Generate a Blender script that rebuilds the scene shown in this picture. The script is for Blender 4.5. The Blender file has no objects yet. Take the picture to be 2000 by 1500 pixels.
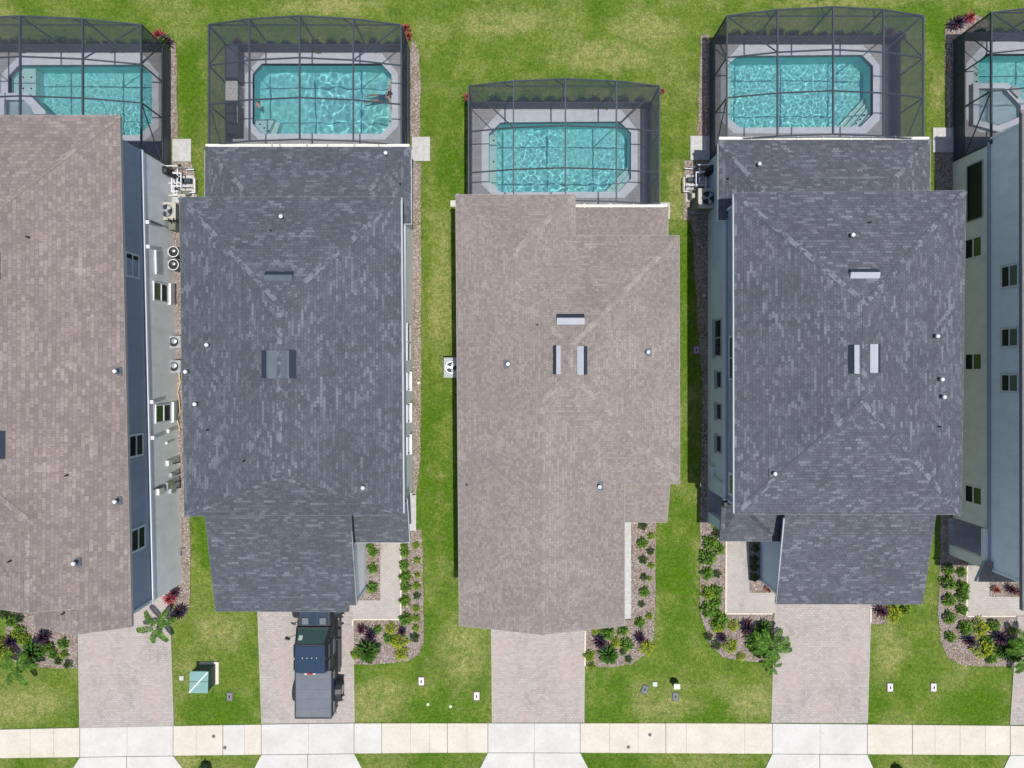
import bpy, bmesh, math, random
from mathutils import Vector, Matrix, noise
from mathutils.bvhtree import BVHTree
R = random.Random(7)
sc = bpy.context.scene
COL = sc.collection
# ------------------------------------------------------------------ camera, sky, sun, exposure
H = 34.0            # flying height of the drone above the lawn, metres
F = 1333.33         # focal length in photo pixels (24 mm equivalent)
NU, NV = 1000.0, 729.0
cd = bpy.data.cameras.new('Camera'); cam = bpy.data.objects.new('Camera', cd); COL.objects.link(cam)
cd.lens = 24; cd.sensor_width = 36; cd.shift_y = -0.0105; cd.clip_end = 500
cam.location = (0, 0, H); sc.camera = cam
SUN = Vector((0.13, -0.115, 1.0)).normalized()        # towards the sun
w = bpy.data.worlds.new('World'); sc.world = w; w.use_nodes = True
nt = w.node_tree; bg = nt.nodes['Background']; sky = nt.nodes.new('ShaderNodeTexSky')
sky.sky_type = 'NISHITA'; sky.sun_disc = False
sky.sun_elevation = math.asin(SUN.z); sky.sun_rotation = math.atan2(SUN.x, SUN.y)
nt.links.new(sky.outputs[0], bg.inputs[0]); bg.inputs[1].default_value = 0.12
sd = bpy.data.lights.new('Sun', 'SUN'); sd.energy = 3.9; sd.angle = math.radians(0.5); sd.color = (1, .965, .91)
sd.cycles.is_caustics_light = True
sun = bpy.data.objects.new('Sun', sd); COL.objects.link(sun); sun.location = (0, 0, 60)
sun.rotation_euler = SUN.to_track_quat('Z', 'Y').to_euler()
vs = sc.view_settings; vs.view_transform = 'Standard'; vs.look = 'None'; vs.exposure = 0.16; vs.gamma = 1
sc.cycles.transparent_max_bounces = 16
sc.cycles.max_bounces = 8

def Q(u, v, h=0.0):
    """point at height h that the photo shows at pixel (u, v)"""
    k = (H - h) / F
    return Vector(((u - NU) * k, (NV - v) * k, h))
PX = H / F      # metres per ground pixel
def G(u, v, z=0.0):
    """point with ground-plan position (u, v) in ground pixels, raised to z"""
    return Vector(((u - NU) * PX, (NV - v) * PX, z))

# ------------------------------------------------------------------ materials
MATS = {}
def lin(c):
    return tuple(((x / 255) / 12.92 if x / 255 <= .04045 else ((x / 255 + .055) / 1.055) ** 2.4) for x in c)
class NT:
    def __init__(s, name):
        s.m = bpy.data.materials.new(name); s.m.use_nodes = True; s.t = s.m.node_tree
        s.b = s.t.nodes['Principled BSDF']; s.out = s.t.nodes['Material Output']; MATS[name] = s.m
    def n(s, typ, **k):
        nd = s.t.nodes.new(typ)
        for a, b in k.items():
            if a[0] == '_': nd.inputs[a[1:].replace('_', ' ')].default_value = b
            else: setattr(nd, a, b)
        return nd
    def l(s, a, b): s.t.links.new(a, b)
    def coord(s, kind='Object', scale=None, rot=None):
        tc = s.n('ShaderNodeTexCoord'); o = tc.outputs[kind]
        if kind == 'World': o = None
        if scale or rot:
            mp = s.n('ShaderNodeMapping'); s.l(o, mp.inputs[0])
            if scale: mp.inputs['Scale'].default_value = scale
            if rot: mp.inputs['Rotation'].default_value = rot
            o = mp.outputs[0]
        return o
    def pos(s, scale=None):
        g = s.n('ShaderNodeNewGeometry'); o = g.outputs['Position']
        if scale:
            mp = s.n('ShaderNodeMapping'); s.l(o, mp.inputs[0]); mp.inputs['Scale'].default_value = scale; o = mp.outputs[0]
        return o
    def noise(s, vec, scale, detail=4, rough=.55, out='Fac'):
        nd = s.n('ShaderNodeTexNoise'); nd.inputs['Scale'].default_value = scale; nd.inputs['Detail'].default_value = detail
        nd.inputs['Roughness'].default_value = rough
        if vec is not None: s.l(vec, nd.inputs['Vector'])
        return nd.outputs[out]
    def ramp(s, fac, stops):
        r = s.n('ShaderNodeValToRGB'); s.l(fac, r.inputs[0]); e = r.color_ramp.elements
        while len(e) < len(stops): e.new(.5)
        for i, (p, c) in enumerate(stops):
            e[i].position = p; e[i].color = (*c, 1) if not isinstance(c, (int, float)) else (c, c, c, 1)
        return r.outputs[0]
    def mix(s, fac, a, b, typ='MIX'):
        m = s.n('ShaderNodeMix', data_type='RGBA', blend_type=typ)
        for sock, val in ((m.inputs[0], fac), (m.inputs[6], a), (m.inputs[7], b)):
            if isinstance(val, (int, float)): sock.default_value = val
            elif isinstance(val, tuple): sock.default_value = (*val, 1)
            else: s.l(val, sock)
        return m.outputs[2]
    def math(s, op, a, b=None, clamp=False):
        m = s.n('ShaderNodeMath', operation=op, use_clamp=clamp)
        for sock, val in ((m.inputs[0], a), (m.inputs[1], b)):
            if val is None: continue
            if isinstance(val, (int, float)): sock.default_value = val
            else: s.l(val, sock)
        return m.outputs[0]
    def bump(s, hgt, strength=.3, dist=.02):
        b = s.n('ShaderNodeBump'); b.inputs['Strength'].default_value = strength; b.inputs['Distance'].default_value = dist
        s.l(hgt, b.inputs['Height']); s.l(b.outputs[0], s.b.inputs['Normal'])
    def base(s, c, rough=.8, spec=.3, metal=0):
        if isinstance(c, tuple): s.b.inputs['Base Color'].default_value = (*c, 1)
        else: s.l(c, s.b.inputs['Base Color'])
        s.b.inputs['Roughness'].default_value = rough; s.b.inputs['Specular IOR Level'].default_value = spec
        s.b.inputs['Metallic'].default_value = metal
        return s

def plain(name, c, rough=.7, spec=.3, metal=0, var=.12, vs=3.0):
    s = NT(name); p = s.pos()
    f = s.ramp(s.noise(p, vs, 5, .6), [(.3, tuple(x * (1 - var) for x in c)), (.7, tuple(min(1, x * (1 + var)) for x in c))])
    s.base(f, rough, spec, metal)
    if name.startswith('wall_'):
        s.bump(s.noise(p, 40, 3, .7), .25, .01); s.base(s.mix(.6, f, s.ramp(s.noise(s.pos((1.2, 1.2, .35)), 1.4, 6, .75), [(.3, .80), (.5, 1.0), (.7, 1.05)]), 'MULTIPLY'), rough, spec, metal)
    return s
def shingle(name, c, dark, lightc, streak, sc_=1.0, purple=(.2, .15, .16), bw1=.25, bw2=.36):
    k_ = NT(name + '_cap'); pc_ = k_.pos(); k_.base(k_.mix(.5, k_.mix(k_.ramp(k_.noise(pc_, 2.2, 3, .7), [(.5, 0.0), (.56, 1.0)]), tuple(x * .96 for x in c), tuple(x * .95 for x in lightc)), k_.ramp(k_.noise(pc_, 24, 2, .7), [(.3, .6), (.72, 1.3)]), 'MULTIPLY'), .88, .25)
    s = NT(name); uv = s.coord('UV')
    def brick(scale, bw, rh, mort, c1, c2, off=.5, bias=0, vec=None):
        b = s.n('ShaderNodeTexBrick'); s.l(vec or uv, b.inputs['Vector'])
        b.inputs['Scale'].default_value = scale; b.inputs['Brick Width'].default_value = bw
        b.inputs['Row Height'].default_value = rh; b.inputs['Mortar Size'].default_value = mort
        b.inputs['Mortar Smooth'].default_value = .3; b.inputs['Bias'].default_value = bias
        b.inputs['Color1'].default_value = (*c1, 1); b.inputs['Color2'].default_value = (*c2, 1)
        b.inputs['Mortar'].default_value = (*dark, 1); b.offset = off; return b
    b1 = brick(1, bw1 * sc_, .145 * sc_, .006, (0, 0, 0), (1, 1, 1), .37)
    b2 = brick(1, bw2 * sc_, .145 * sc_, .0, (0, 0, 0), (1, 1, 1), .61)
    tone = s.ramp(b1.outputs['Color'], [(0, tuple(x * .84 for x in c)), (.55, c), (1, tuple(x * 1.2 for x in c))])
    st = s.ramp(b2.outputs['Color'], [(streak, 0.0), (min(.99, streak + .05), 1.0)])
    big = s.noise(uv, .55, 3, .6)
    mp2 = s.n('ShaderNodeMapping'); s.l(uv, mp2.inputs[0]); mp2.inputs['Rotation'].default_value = (0, 0, .62); mp2.inputs['Scale'].default_value = (.45, 1.5, 1)
    mask = s.math('MULTIPLY', s.math('MULTIPLY', st, s.ramp(big, [(.35, .5), (.6, .9)])), s.ramp(s.noise(mp2.outputs[0], 1.5, 3, .6), [(.42, .18), (.58, 1.0)]), True)
    col = s.mix(mask, tone, lightc)
    # slow diagonal blotches where bundles of shingles differ
    mp = s.n('ShaderNodeMapping'); s.l(uv, mp.inputs[0]); mp.inputs['Rotation'].default_value = (0, 0, .6); mp.inputs['Scale'].default_value = (.5, 1.6, 1)
    blot = s.noise(mp.outputs[0], .9, 3, .6)
    col = s.mix(s.ramp(blot, [(.4, 0.0), (.72, .35)]), col, purple)
    gran = s.noise(s.pos(), 30, 2, .7)
    col = s.mix(.7, col, s.ramp(s.noise(s.pos((1, 1, .3)), .45, 5, .65), [(.3, .82), (.5, 1.0), (.7, 1.14)]), 'MULTIPLY')
    col = s.mix(.55, col, s.ramp(gran, [(.3, .55), (.72, 1.35)]), 'MULTIPLY')
    s.l(s.mix(s.ramp(b1.outputs['Fac'], [(0, 0.0), (1, .75)]), col, dark), s.b.inputs['Base Color'])
    s.b.inputs['Roughness'].default_value = .88; s.b.inputs['Specular IOR Level'].default_value = .25
    h = s.math('ADD', s.math('MULTIPLY', b1.outputs['Fac'], -.6), s.math('MULTIPLY', b2.outputs['Color'], .4))
    s.bump(h, .5, .012)
shingle('dark_shingle', (.084, .096, .108), (.045, .053, .064), (.17, .184, .207), .70, .86, (.092, .085, .105), .2, .29)
shingle('slate_shingle', (.09, .097, .112), (.046, .05, .063), (.185, .196, .222), .70, .86, (.103, .095, .115), .2, .29)
shingle('tan_shingle', (.242, .205, .184), (.175, .147, .13), (.305, .272, .24), .68, .8, (.24, .197, .18), .16, .20)
shingle('mauve_shingle', (.215, .178, .16), (.128, .104, .093), (.30, .26, .232), .70, 1.1, (.205, .152, .16), .19, .22)

# grass
s = NT('lawn'); p = s.pos()
big = s.noise(p, .16, 4, .6); mid = s.noise(p, .8, 6, .7); fine = s.noise(p, 6, 5, .75); vfine = s.noise(p, 22, 3, .8)
g = s.ramp(big, [(.35, (.07, .14, .012)), (.52, (.118, .18, .026)), (.68, (.17, .20, .05))])
g2 = s.ramp(mid, [(.34, (.04, .105, .006)), (.5, (.108, .172, .02)), (.66, (.23, .245, .075))])
g = s.mix(.5, g, g2)
dry = s.ramp(s.noise(p, .33, 8, .75), [(.5, 0.0), (.66, .6)])
warp = s.n('ShaderNodeVectorMath', operation='MULTIPLY_ADD'); nz = s.noise(p, .7, 6, .8, out='Color'); s.l(nz, warp.inputs[0]); warp.inputs[1].default_value = (2.4, 2.4, 0); s.l(p, warp.inputs[2])
def spots(lst):
    tot = None
    for u, v, ru, rv in lst:      # turf patches that really are greener / drier, in ground pixels
        c = Q(u, v); mp = s.n('ShaderNodeMapping', vector_type='TEXTURE'); s.l(warp.outputs[0], mp.inputs[0])
        mp.inputs['Location'].default_value = (c.x + 1.2, c.y + 1.2, 0); mp.inputs['Scale'].default_value = (ru * PX, rv * PX, 1)
        gr = s.n('ShaderNodeTexGradient', gradient_type='SPHERICAL'); s.l(mp.outputs[0], gr.inputs[0])
        tot = gr.outputs['Fac'] if tot is None else s.math('MAXIMUM', tot, gr.outputs['Fac'])
    return tot
dsp = spots([(1180,115,150,38),(1260,55,110,45),(730,1370,85,65),(45,1375,120,50),(1470,1372,65,50),(1310,1378,90,25),(860,560,32,190),(980,40,120,35),(430,1235,70,50),(1735,1270,45,80),(1832,175,22,60),(905,1270,70,90),(640,12,160,20),(1640,5,200,14),(1325,380,30,90)])
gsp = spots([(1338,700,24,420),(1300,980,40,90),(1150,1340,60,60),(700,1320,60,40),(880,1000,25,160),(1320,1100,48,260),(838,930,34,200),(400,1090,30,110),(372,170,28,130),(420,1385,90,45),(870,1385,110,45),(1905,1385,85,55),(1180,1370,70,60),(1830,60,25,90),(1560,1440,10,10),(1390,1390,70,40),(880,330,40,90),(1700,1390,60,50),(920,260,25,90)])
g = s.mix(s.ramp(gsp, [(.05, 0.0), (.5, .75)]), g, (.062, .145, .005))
brk = s.ramp(s.noise(p, 2.2, 6, .75), [(.36, .15), (.6, 1.0)])
g = s.mix(s.math('MULTIPLY', s.math('MAXIMUM', dry, s.ramp(dsp, [(.05, 0.0), (.6, .68)])), brk), g, (.34, .31, .12))
g = s.mix(.85, g, s.ramp(fine, [(.3, .5), (.5, .97), (.72, 1.55)]), 'MULTIPLY')
g = s.mix(.85, g, s.ramp(vfine, [(.3, .25), (.5, .97), (.7, 1.95)]), 'MULTIPLY')
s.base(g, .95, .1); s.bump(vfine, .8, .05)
# tiny blades
s = NT('grass_blade'); oi = s.pos()
g = s.ramp(s.noise(oi, .45, 4, .7), [(.35, (.06, .13, .01)), (.55, (.15, .20, .03)), (.7, (.34, .33, .12))]); g = s.mix(.8, g, s.ramp(s.noise(oi, 9, 2, .6), [(.3, .5), (.7, 1.5)]), 'MULTIPLY'); s.base(g, .9, .1)

s = NT('concrete_beige'); p = s.pos()
c = s.ramp(s.noise(p, .8, 6, .65), [(.3, (.52, .46, .375)), (.55, (.575, .52, .435)), (.75, (.61, .56, .485))])
c = s.mix(.5, c, s.ramp(s.noise(p, 9, 5, .75), [(.3, .8), (.7, 1.15)]), 'MULTIPLY'); c = s.mix(.6, c, s.ramp(s.noise(s.pos((1, 2.5, 1)), 1.3, 8, .8), [(.28, .62), (.42, 1.0)]), 'MULTIPLY'); s.base(c, .9, .2)
s = NT('concrete_white'); p = s.pos()
c = s.ramp(s.noise(p, .7, 6, .65), [(.3, (.48, .455, .415)), (.6, (.56, .54, .505))])
c = s.mix(.5, c, s.ramp(s.noise(p, 8, 5, .75), [(.3, .86), (.7, 1.12)]), 'MULTIPLY'); c = s.mix(.6, c, s.ramp(s.noise(s.pos((2, 1, 1)), 1.1, 8, .8), [(.28, .66), (.42, 1.0)]), 'MULTIPLY'); s.base(c, .9, .2)
plain('joint', (.26, .235, .20), .95)
plain('concrete_grey', (.44, .43, .415), .9, var=.15, vs=6)
def paver(name, c1, c2, mort, bw=.23, rh=.115, tint=(.3, .26, .26)):
    s = NT(name); p = s.pos(); b = s.n('ShaderNodeTexBrick'); s.l(p, b.inputs['Vector']); b.inputs['Scale'].default_value = 1
    b.inputs['Brick Width'].default_value = bw; b.inputs['Row Height'].default_value = rh; b.inputs['Mortar Size'].default_value = .008
    b.inputs['Color1'].default_value = (*c1, 1); b.inputs['Color2'].default_value = (*c2, 1); b.inputs['Mortar'].default_value = (*mort, 1)
    c = s.mix(s.ramp(s.noise(p, .6, 4, .7), [(.4, 0.0), (.7, .6)]), b.outputs['Color'], tint)
    c = s.mix(.45, c, s.ramp(s.noise(p, 14, 4, .7), [(.3, .8), (.7, 1.2)]), 'MULTIPLY')
    c = s.mix(.7, c, s.ramp(s.noise(s.pos((1, .45, 1)), .9, 7, .75), [(.28, .62), (.45, .98), (.7, 1.1)]), 'MULTIPLY')
    s.base(c, .9, .2); s.bump(s.math('SUBTRACT', 1.0, b.outputs['Fac']), .3, .01)
paver('drive_paver', (.33, .296, .268), (.41, .375, .345), (.26, .235, .212), .2, .11, (.42, .325, .30))
paver('walk_paver', (.365, .33, .295), (.42, .385, .35), (.31, .28, .25), .2, .1, (.43, .38, .345))
paver('deck_paver', (.27, .27, .285), (.33, .325, .34), (.22, .22, .23), .3, .15, (.27, .255, .27))
plain('coping', (.50, .53, .58), .8, var=.1)
plain('edging', (.62, .56, .46), .9, var=.15, vs=10)
s = NT('mulch'); p = s.pos()
v = s.n('ShaderNodeTexVoronoi'); s.l(p, v.inputs['Vector']); v.inputs['Scale'].default_value = 16
c = s.ramp(s.noise(p, 11, 5, .8), [(.3, (.05, .036, .028)), (.44, (.165, .122, .094)), (.56, (.30, .235, .195)), (.7, (.55, .49, .44))])

c = s.mix(s.ramp(s.noise(p, 1.1, 3, .6), [(.4, 0.0), (.65, .5)]), c, s.mix(.5, c, (.42, .38, .40))); s.base(c, .95, .1); s.bump(s.noise(p, 20, 4, .8), .8, .05)
for i, c in enumerate([(.34, .24, .18), (.13, .095, .075), (.56, .50, .45), (.38, .345, .33)]): plain('chip_%d' % i, c, .9, var=.2)

plain('wall_white', (.84, .85, .87), .9, var=.04, vs=1.5)
plain('wall_grey', (.86, .86, .88), .9, var=.06, vs=1.5)
plain('wall_slate', (.34, .375, .45), .9, var=.04, vs=1.5)
plain('wall_mist', (.52, .60, .70), .9, var=.04, vs=1.5)
plain('wall_beige', (.84, .78, .74), .9, var=.05, vs=1.5)
plain('wall_cool', (.84, .84, .85), .9, var=.04, vs=1.5)
plain('trim_white', (.66, .68, .71), .6, var=.04)
plain('trim_grey', (.36, .38, .40), .6, var=.04)
plain('fascia_tan', (.34, .31, .29), .7, var=.06)
plain('fascia_slate', (.14, .16, .19), .6, var=.06)
plain('gutter_cream', (.68, .66, .58), .5, var=.12, vs=8)
plain('garage_door', (.66, .66, .65), .6, var=.03)
plain('vent_light', (.36, .37, .40), .6, var=.05)
plain('vent_slate', (.085, .105, .125), .6, var=.08)
plain('vent_dark', (.03, .04, .06), .5, var=.1)
plain('pipe_white', (.66, .66, .64), .5, var=.03)
plain('black_plastic', (.02, .021, .024), .5, var=.2)
plain('dark_metal', (.045, .06, .075), .45, .4, var=.08)
plain('kick_dark', (.05, .062, .085), .5, .3, var=.1)
plain('frame_metal', (.045, .058, .075), .4, .4, var=.08)
plain('ac_tan', (.43, .41, .34), .6, var=.06)
plain('ac_olive', (.16, .17, .13), .6, var=.06)
plain('steel', (.45, .46, .47), .35, .5, .7, var=.08)
plain('green_box', (.17, .31, .29), .5, .4, var=.06)
plain('green_box_dark', (.05, .10, .085), .6, .3, var=.06)
plain('green_dark', (.03, .075, .028), .5, .3, var=.25, vs=9)
plain('lid_pink', (.72, .62, .68), .7, var=.05)
plain('lid_grey', (.17, .18, .20), .8, var=.12)
plain('lid_green', (.45, .52, .42), .7, var=.08)
plain('lid_purple', (.34, .24, .42), .7, var=.08)
plain('cast_iron', (.12, .115, .11), .7, var=.2)
plain('cream', (.72, .74, .55), .6)
plain('hose', (.52, .46, .28), .6)
plain('stone_top', (.38, .36, .34), .6, var=.4, vs=14)
plain('asphalt', (.055, .055, .057), .95, var=.2, vs=4)
plain('soil', (.12, .09, .065), .95, var=.4, vs=8)
s = NT('window_dark'); s.base((.012, .02, .024), .12, .12)
s = NT('window_green'); s.base((.03, .075, .025), .12, .6)
s = NT('window_teal'); s.base((.045, .085, .085), .1, .6)
# truck
s = NT('truck_paint'); s.base((.014, .034, .062), .2, .6); s.b.inputs['Coat Weight'].default_value = .6; s.b.inputs['Coat Roughness'].default_value = .08
s = NT('truck_black'); s.base((.02, .023, .028), .5, .4)
s = NT('tonneau'); p = s.pos(); s.base(s.ramp(s.noise(p, 2.5, 4, .6), [(.3, (.105, .12, .138)), (.7, (.13, .148, .168))]), .6, .4)
s = NT('tyre'); s.base((.012, .012, .012), .85, .2)
s = NT('red_lamp'); s.base((.5, .02, .02), .3, .5)
s = NT('truck_glass'); s.base((.035, .075, .07), .05, .8)
s = NT('interior'); s.base((.09, .13, .12), .7, .2)
# plants
def leafm(name, a, b, rough=.55):
    s = NT(name); p = s.pos()
    c = s.ramp(s.noise(p, 9, 3, .7), [(.3, a), (.7, b)]); s.base(c, rough, .15)
    s.b.inputs['Subsurface Weight'].default_value = 0
leafm('leaf_green', (.05, .13, .008), (.15, .26, .03)); leafm('leaf_deep', (.02, .06, .010), (.06, .13, .025))
leafm('leaf_lime', (.16, .22, .01), (.34, .34, .02)); leafm('leaf_red', (.20, .012, .04), (.42, .05, .10)); leafm('leaf_maroon', (.035, .012, .02), (.12, .03, .045))
leafm('leaf_plum', (.018, .014, .03), (.05, .04, .07)); leafm('leaf_palm', (.022, .07, .008), (.06, .13, .018), .9); leafm('leaf_rust', (.20, .05, .03), (.38, .12, .07))
plain('stem', (.11, .08, .05), .9)
plain('skin', (.50, .27, .19), .5, .4, var=.05); plain('hair', (.045, .016, .008), .5, .3); plain('swimsuit', (.035, .10, .24), .6, .3)
plain('toy_pink', (.5, .27, .24), .6)
# screen mesh: a woven screen lets through less the more obliquely light crosses it
s = NT('screen_mesh'); t = s.t; t.nodes.remove(s.b)
ge = s.n('ShaderNodeNewGeometry'); vm = s.n('ShaderNodeVectorMath', operation='DOT_PRODUCT')
s.l(ge.outputs['Incoming'], vm.inputs[0]); s.l(ge.outputs['Normal'], vm.inputs[1])
cosv = s.math('MAXIMUM', s.math('ABSOLUTE', vm.outputs['Value']), .12)
T = s.math('POWER', .745, s.math('DIVIDE', 1.0, cosv))
tr = s.n('ShaderNodeBsdfTransparent'); df = s.n('ShaderNodeBsdfDiffuse'); df.inputs[0].default_value = (.07, .08, .10, 1)
mx = s.n('ShaderNodeMixShader'); s.l(T, mx.inputs[0]); s.l(df.outputs[0], mx.inputs[1]); s.l(tr.outputs[0], mx.inputs[2]); s.l(mx.outputs[0], s.out.inputs[0])
# pool
s = NT('pool_plaster'); p = s.pos()
g = s.n('ShaderNodeSeparateXYZ'); s.l(p, g.inputs[0])
c = s.ramp(s.noise(p, 3, 4, .7), [(.3, (.25, .68, .70)), (.7, (.33, .78, .79))]); s.base(c, .8, .2)
s = NT('pool_shelf'); s.base((.62, .78, .75), .8, .2)
s = NT('pool_tile'); s.base((.03, .14, .15), .4, .4)
s = NT('pool_water'); s.t.nodes.remove(s.b); gl = s.n('ShaderNodeBsdfGlass'); gl.inputs['IOR'].default_value = 1.33; gl.inputs['Roughness'].default_value = 0
gl.inputs['Color'].default_value = (.93, 1, 1, 1); s.l(gl.outputs[0], s.out.inputs[0])

# ------------------------------------------------------------------ mesh builder
class MB:
    def __init__(s): s.v = []; s.f = []; s.mi = []; s.cur = 0
    def add(s, vs, fs):
        o = len(s.v); s.v += [Vector(v) for v in vs]; s.f += [tuple(i + o for i in f) for f in fs]; s.mi += [s.cur] * len(fs); return s
    def poly(s, pts): return s.add(pts, [tuple(range(len(pts)))])
    def prism(s, pts, z0, z1, cap=True):
        n = len(pts); a = sum(pts[i][0] * pts[(i + 1) % n][1] - pts[(i + 1) % n][0] * pts[i][1] for i in range(n))
        if a < 0: pts = pts[::-1]
        vs = [(p[0], p[1], z0) for p in pts] + [(p[0], p[1], z1) for p in pts]
        fs = [(i, (i + 1) % n, n + (i + 1) % n, n + i) for i in range(n)]
        if cap: fs += [tuple(range(n - 1, -1, -1)), tuple(range(n, 2 * n))]
        return s.add(vs, fs)
    def box(s, c, d, rz=0, rx=0, ry=0, bev=0):
        m = Matrix.Translation(Vector(c)) @ Matrix.Rotation(rz, 4, 'Z') @ Matrix.Rotation(ry, 4, 'Y') @ Matrix.Rotation(rx, 4, 'X')
        x, y, z = d[0] / 2, d[1] / 2, d[2] / 2
        if not bev:
            vs = [m @ Vector((a, b, c_)) for c_ in (-z, z) for a, b in ((-x, -y), (x, -y), (x, y), (-x, y))]
            return s.add(vs, [(3, 2, 1, 0), (4, 5, 6, 7), (0, 1, 5, 4), (1, 2, 6, 5), (2, 3, 7, 6), (3, 0, 4, 7)])
        b = min(bev, x * .9, y * .9, z * .9); ring = []
        def rr(ix, iy):
            out = []
            for q, (sx, sy) in enumerate(((1, 1), (-1, 1), (-1, -1), (1, -1))):
                for k in range(4):
                    a = math.pi / 2 * q + math.pi / 6 * k
                    out.append((sx * (ix - b) + b * math.cos(a) * 1.0, sy * (iy - b) + b * math.sin(a)))
            return out
        full = rr(x, y); inn = [(px * (x - b * .8) / x, py * (y - b * .8) / y) for px, py in full]
        lv = [(inn, -z), (full, -z + b * .8), (full, z - b * .8), (inn, z)]; n = 16
        vs = [m @ Vector((px, py, zz)) for pts, zz in lv for px, py in pts]
        fs = [(k * n + i, k * n + (i + 1) % n, (k + 1) * n + (i + 1) % n, (k + 1) * n + i) for k in range(3) for i in range(n)]
        fs += [tuple(range(n - 1, -1, -1)), tuple(range(3 * n, 4 * n))]
        return s.add(vs, fs)
    def beam(s, a, b, w, h=None):
        a, b = Vector(a), Vector(b); h = h or w; d = (b - a)
        if d.length < 1e-5: return s
        d.normalize(); up = Vector((0, 0, 1)) if abs(d.z) < .95 else Vector((0, 1, 0))
        x = d.cross(up).normalized() * w / 2; y = x.cross(d).normalized() * h / 2
        vs = [p + i * x + j * y for p in (a, b) for i, j in ((-1, -1), (1, -1), (1, 1), (-1, 1))]
        return s.add(vs, [(3, 2, 1, 0), (4, 5, 6, 7), (0, 1, 5, 4), (1, 2, 6, 5), (2, 3, 7, 6), (3, 0, 4, 7)])
    def cyl(s, a, b, r0, r1=None, n=14, cap=True):
        a, b = Vector(a), Vector(b); r1 = r0 if r1 is None else r1; d = (b - a).normalized()
        up = Vector((0, 0, 1)) if abs(d.z) < .95 else Vector((0, 1, 0)); x = d.cross(up).normalized(); y = d.cross(x)
        vs = [a + (x * math.cos(t) + y * math.sin(t)) * r0 for t in [2 * math.pi * i / n for i in range(n)]]
        vs += [b + (x * math.cos(t) + y * math.sin(t)) * r1 for t in [2 * math.pi * i / n for i in range(n)]]
        fs = [(i, n + i, n + (i + 1) % n, (i + 1) % n) for i in range(n)]
        if cap: fs += [tuple(range(n)), tuple(range(2 * n - 1, n - 1, -1))]
        return s.add(vs, fs)
    def ring(s, c, r0, r1, z0, z1, n=24):
        c = Vector(c); pr = [(r0, z0), (r1, z0), (r1, z1), (r0, z1)]; vs = []
        for i in range(n):
            t = 2 * math.pi * i / n
            for r, z in pr: vs.append(c + Vector((math.cos(t) * r, math.sin(t) * r, z)))
        fs = [(i * 4 + k, ((i + 1) % n) * 4 + k, ((i + 1) % n) * 4 + (k + 1) % 4, i * 4 + (k + 1) % 4) for i in range(n) for k in range(4)]
        return s.add(vs, fs)
    def ball(s, c, r, sz=1, n=12, m=7, half=False):
        c = Vector(c); vs = []; fs = []
        for j in range(m + 1):
            ph = (math.pi / 2 if half else math.pi) * j / m
            for i in range(n):
                t = 2 * math.pi * i / n; vs.append(c + Vector((r * math.sin(ph) * math.cos(t), r * math.sin(ph) * math.sin(t), r * sz * math.cos(ph))))
        for j in range(m):
            for i in range(n): fs.append((j * n + i, (j + 1) * n + i, (j + 1) * n + (i + 1) % n, j * n + (i + 1) % n))
        return s.add(vs, fs)
    def tube(s, pts, r, n=8):
        for a, b in zip(pts, pts[1:]): s.cyl(a, b, r, n=n)
        for p in pts[1:-1]: s.ball(p, r * 1.03, n=n, m=4)
        return s
    def leaf(s, base, d, L, wd, droop=.3, seg=2, curl=0):
        d = Vector(d).normalized(); up = Vector((0, 0, 1)); side = d.cross(up)
        side = side.normalized() if side.length > .01 else Vector((1, 0, 0))
        side = (side + up * curl).normalized()
        p = Vector(base); vs = []
        for k in range(seg + 1):
            t = k / seg; ww = wd * (math.sin(math.pi * min(.97, .12 + t * .86))) / 2
            vs += [p - side * ww, p + side * ww]
            dd = (d - up * droop * (t + .5)).normalized(); p = p + dd * (L / seg)
        return s.add(vs, [(2 * k, 2 * k + 1, 2 * k + 3, 2 * k + 2) for k in range(seg)])

ORG = {}
def tag(o, label=None, cat=None, group=None, kind=None):
    for k, v in (('label', label), ('category', cat), ('group', group), ('kind', kind)):
        if v: o[k] = v
    return o
def build(name, mb, mat, parent=None, smooth=False, uv=False, org=None, label=None):
    """link mb (world coordinates) as one mesh object; children are expressed from their thing's origin"""
    o0 = Vector(org) if org is not None else (ORG.get(parent.name, Vector()) if parent else Vector())
    me = bpy.data.meshes.new(name); me.from_pydata([v - o0 for v in mb.v], [], mb.f)
    for m in (mat if isinstance(mat, (list, tuple)) else [mat]): me.materials.append(MATS[m])
    for p_, mi in zip(me.polygons, mb.mi): p_.material_index = mi; p_.use_smooth = smooth
    if uv:
        ul = me.uv_layers.new(name='UVMap'); off = R.random() * 5
        for p_ in me.polygons:
            n = p_.normal; hs = Vector((n.x, n.y, 0))
            if hs.length < .02: t, sdir, k = Vector((1, 0, 0)), Vector((0, 1, 0)), 1
            else:
                if abs(hs.x) > abs(hs.y): hs = Vector((math.copysign(1, hs.x), 0, 0))
                else: hs = Vector((0, math.copysign(1, hs.y), 0))
                sdir, t, k = hs, Vector((-hs.y, hs.x, 0)), 1.04
            for li in p_.loop_indices:
                co = me.vertices[me.loops[li].vertex_index].co + o0
                ul.data[li].uv = (co.dot(t) + off, co.dot(sdir) * k + off)
    me.update()
    o = bpy.data.objects.new(name, me); COL.objects.link(o)
    if parent: o.parent = parent
    if org is not None: o.location = o0; ORG[o.name] = o0
    elif parent: ORG[o.name] = o0
    if label: o['label'] = label
    return o
def thing(name, label, cat, loc, group=None):
    o = bpy.data.objects.new(name, None); COL.objects.link(o); o.location = loc; o.empty_display_size = .3
    ORG[o.name] = Vector(loc); return tag(o, label, cat, group)
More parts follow.
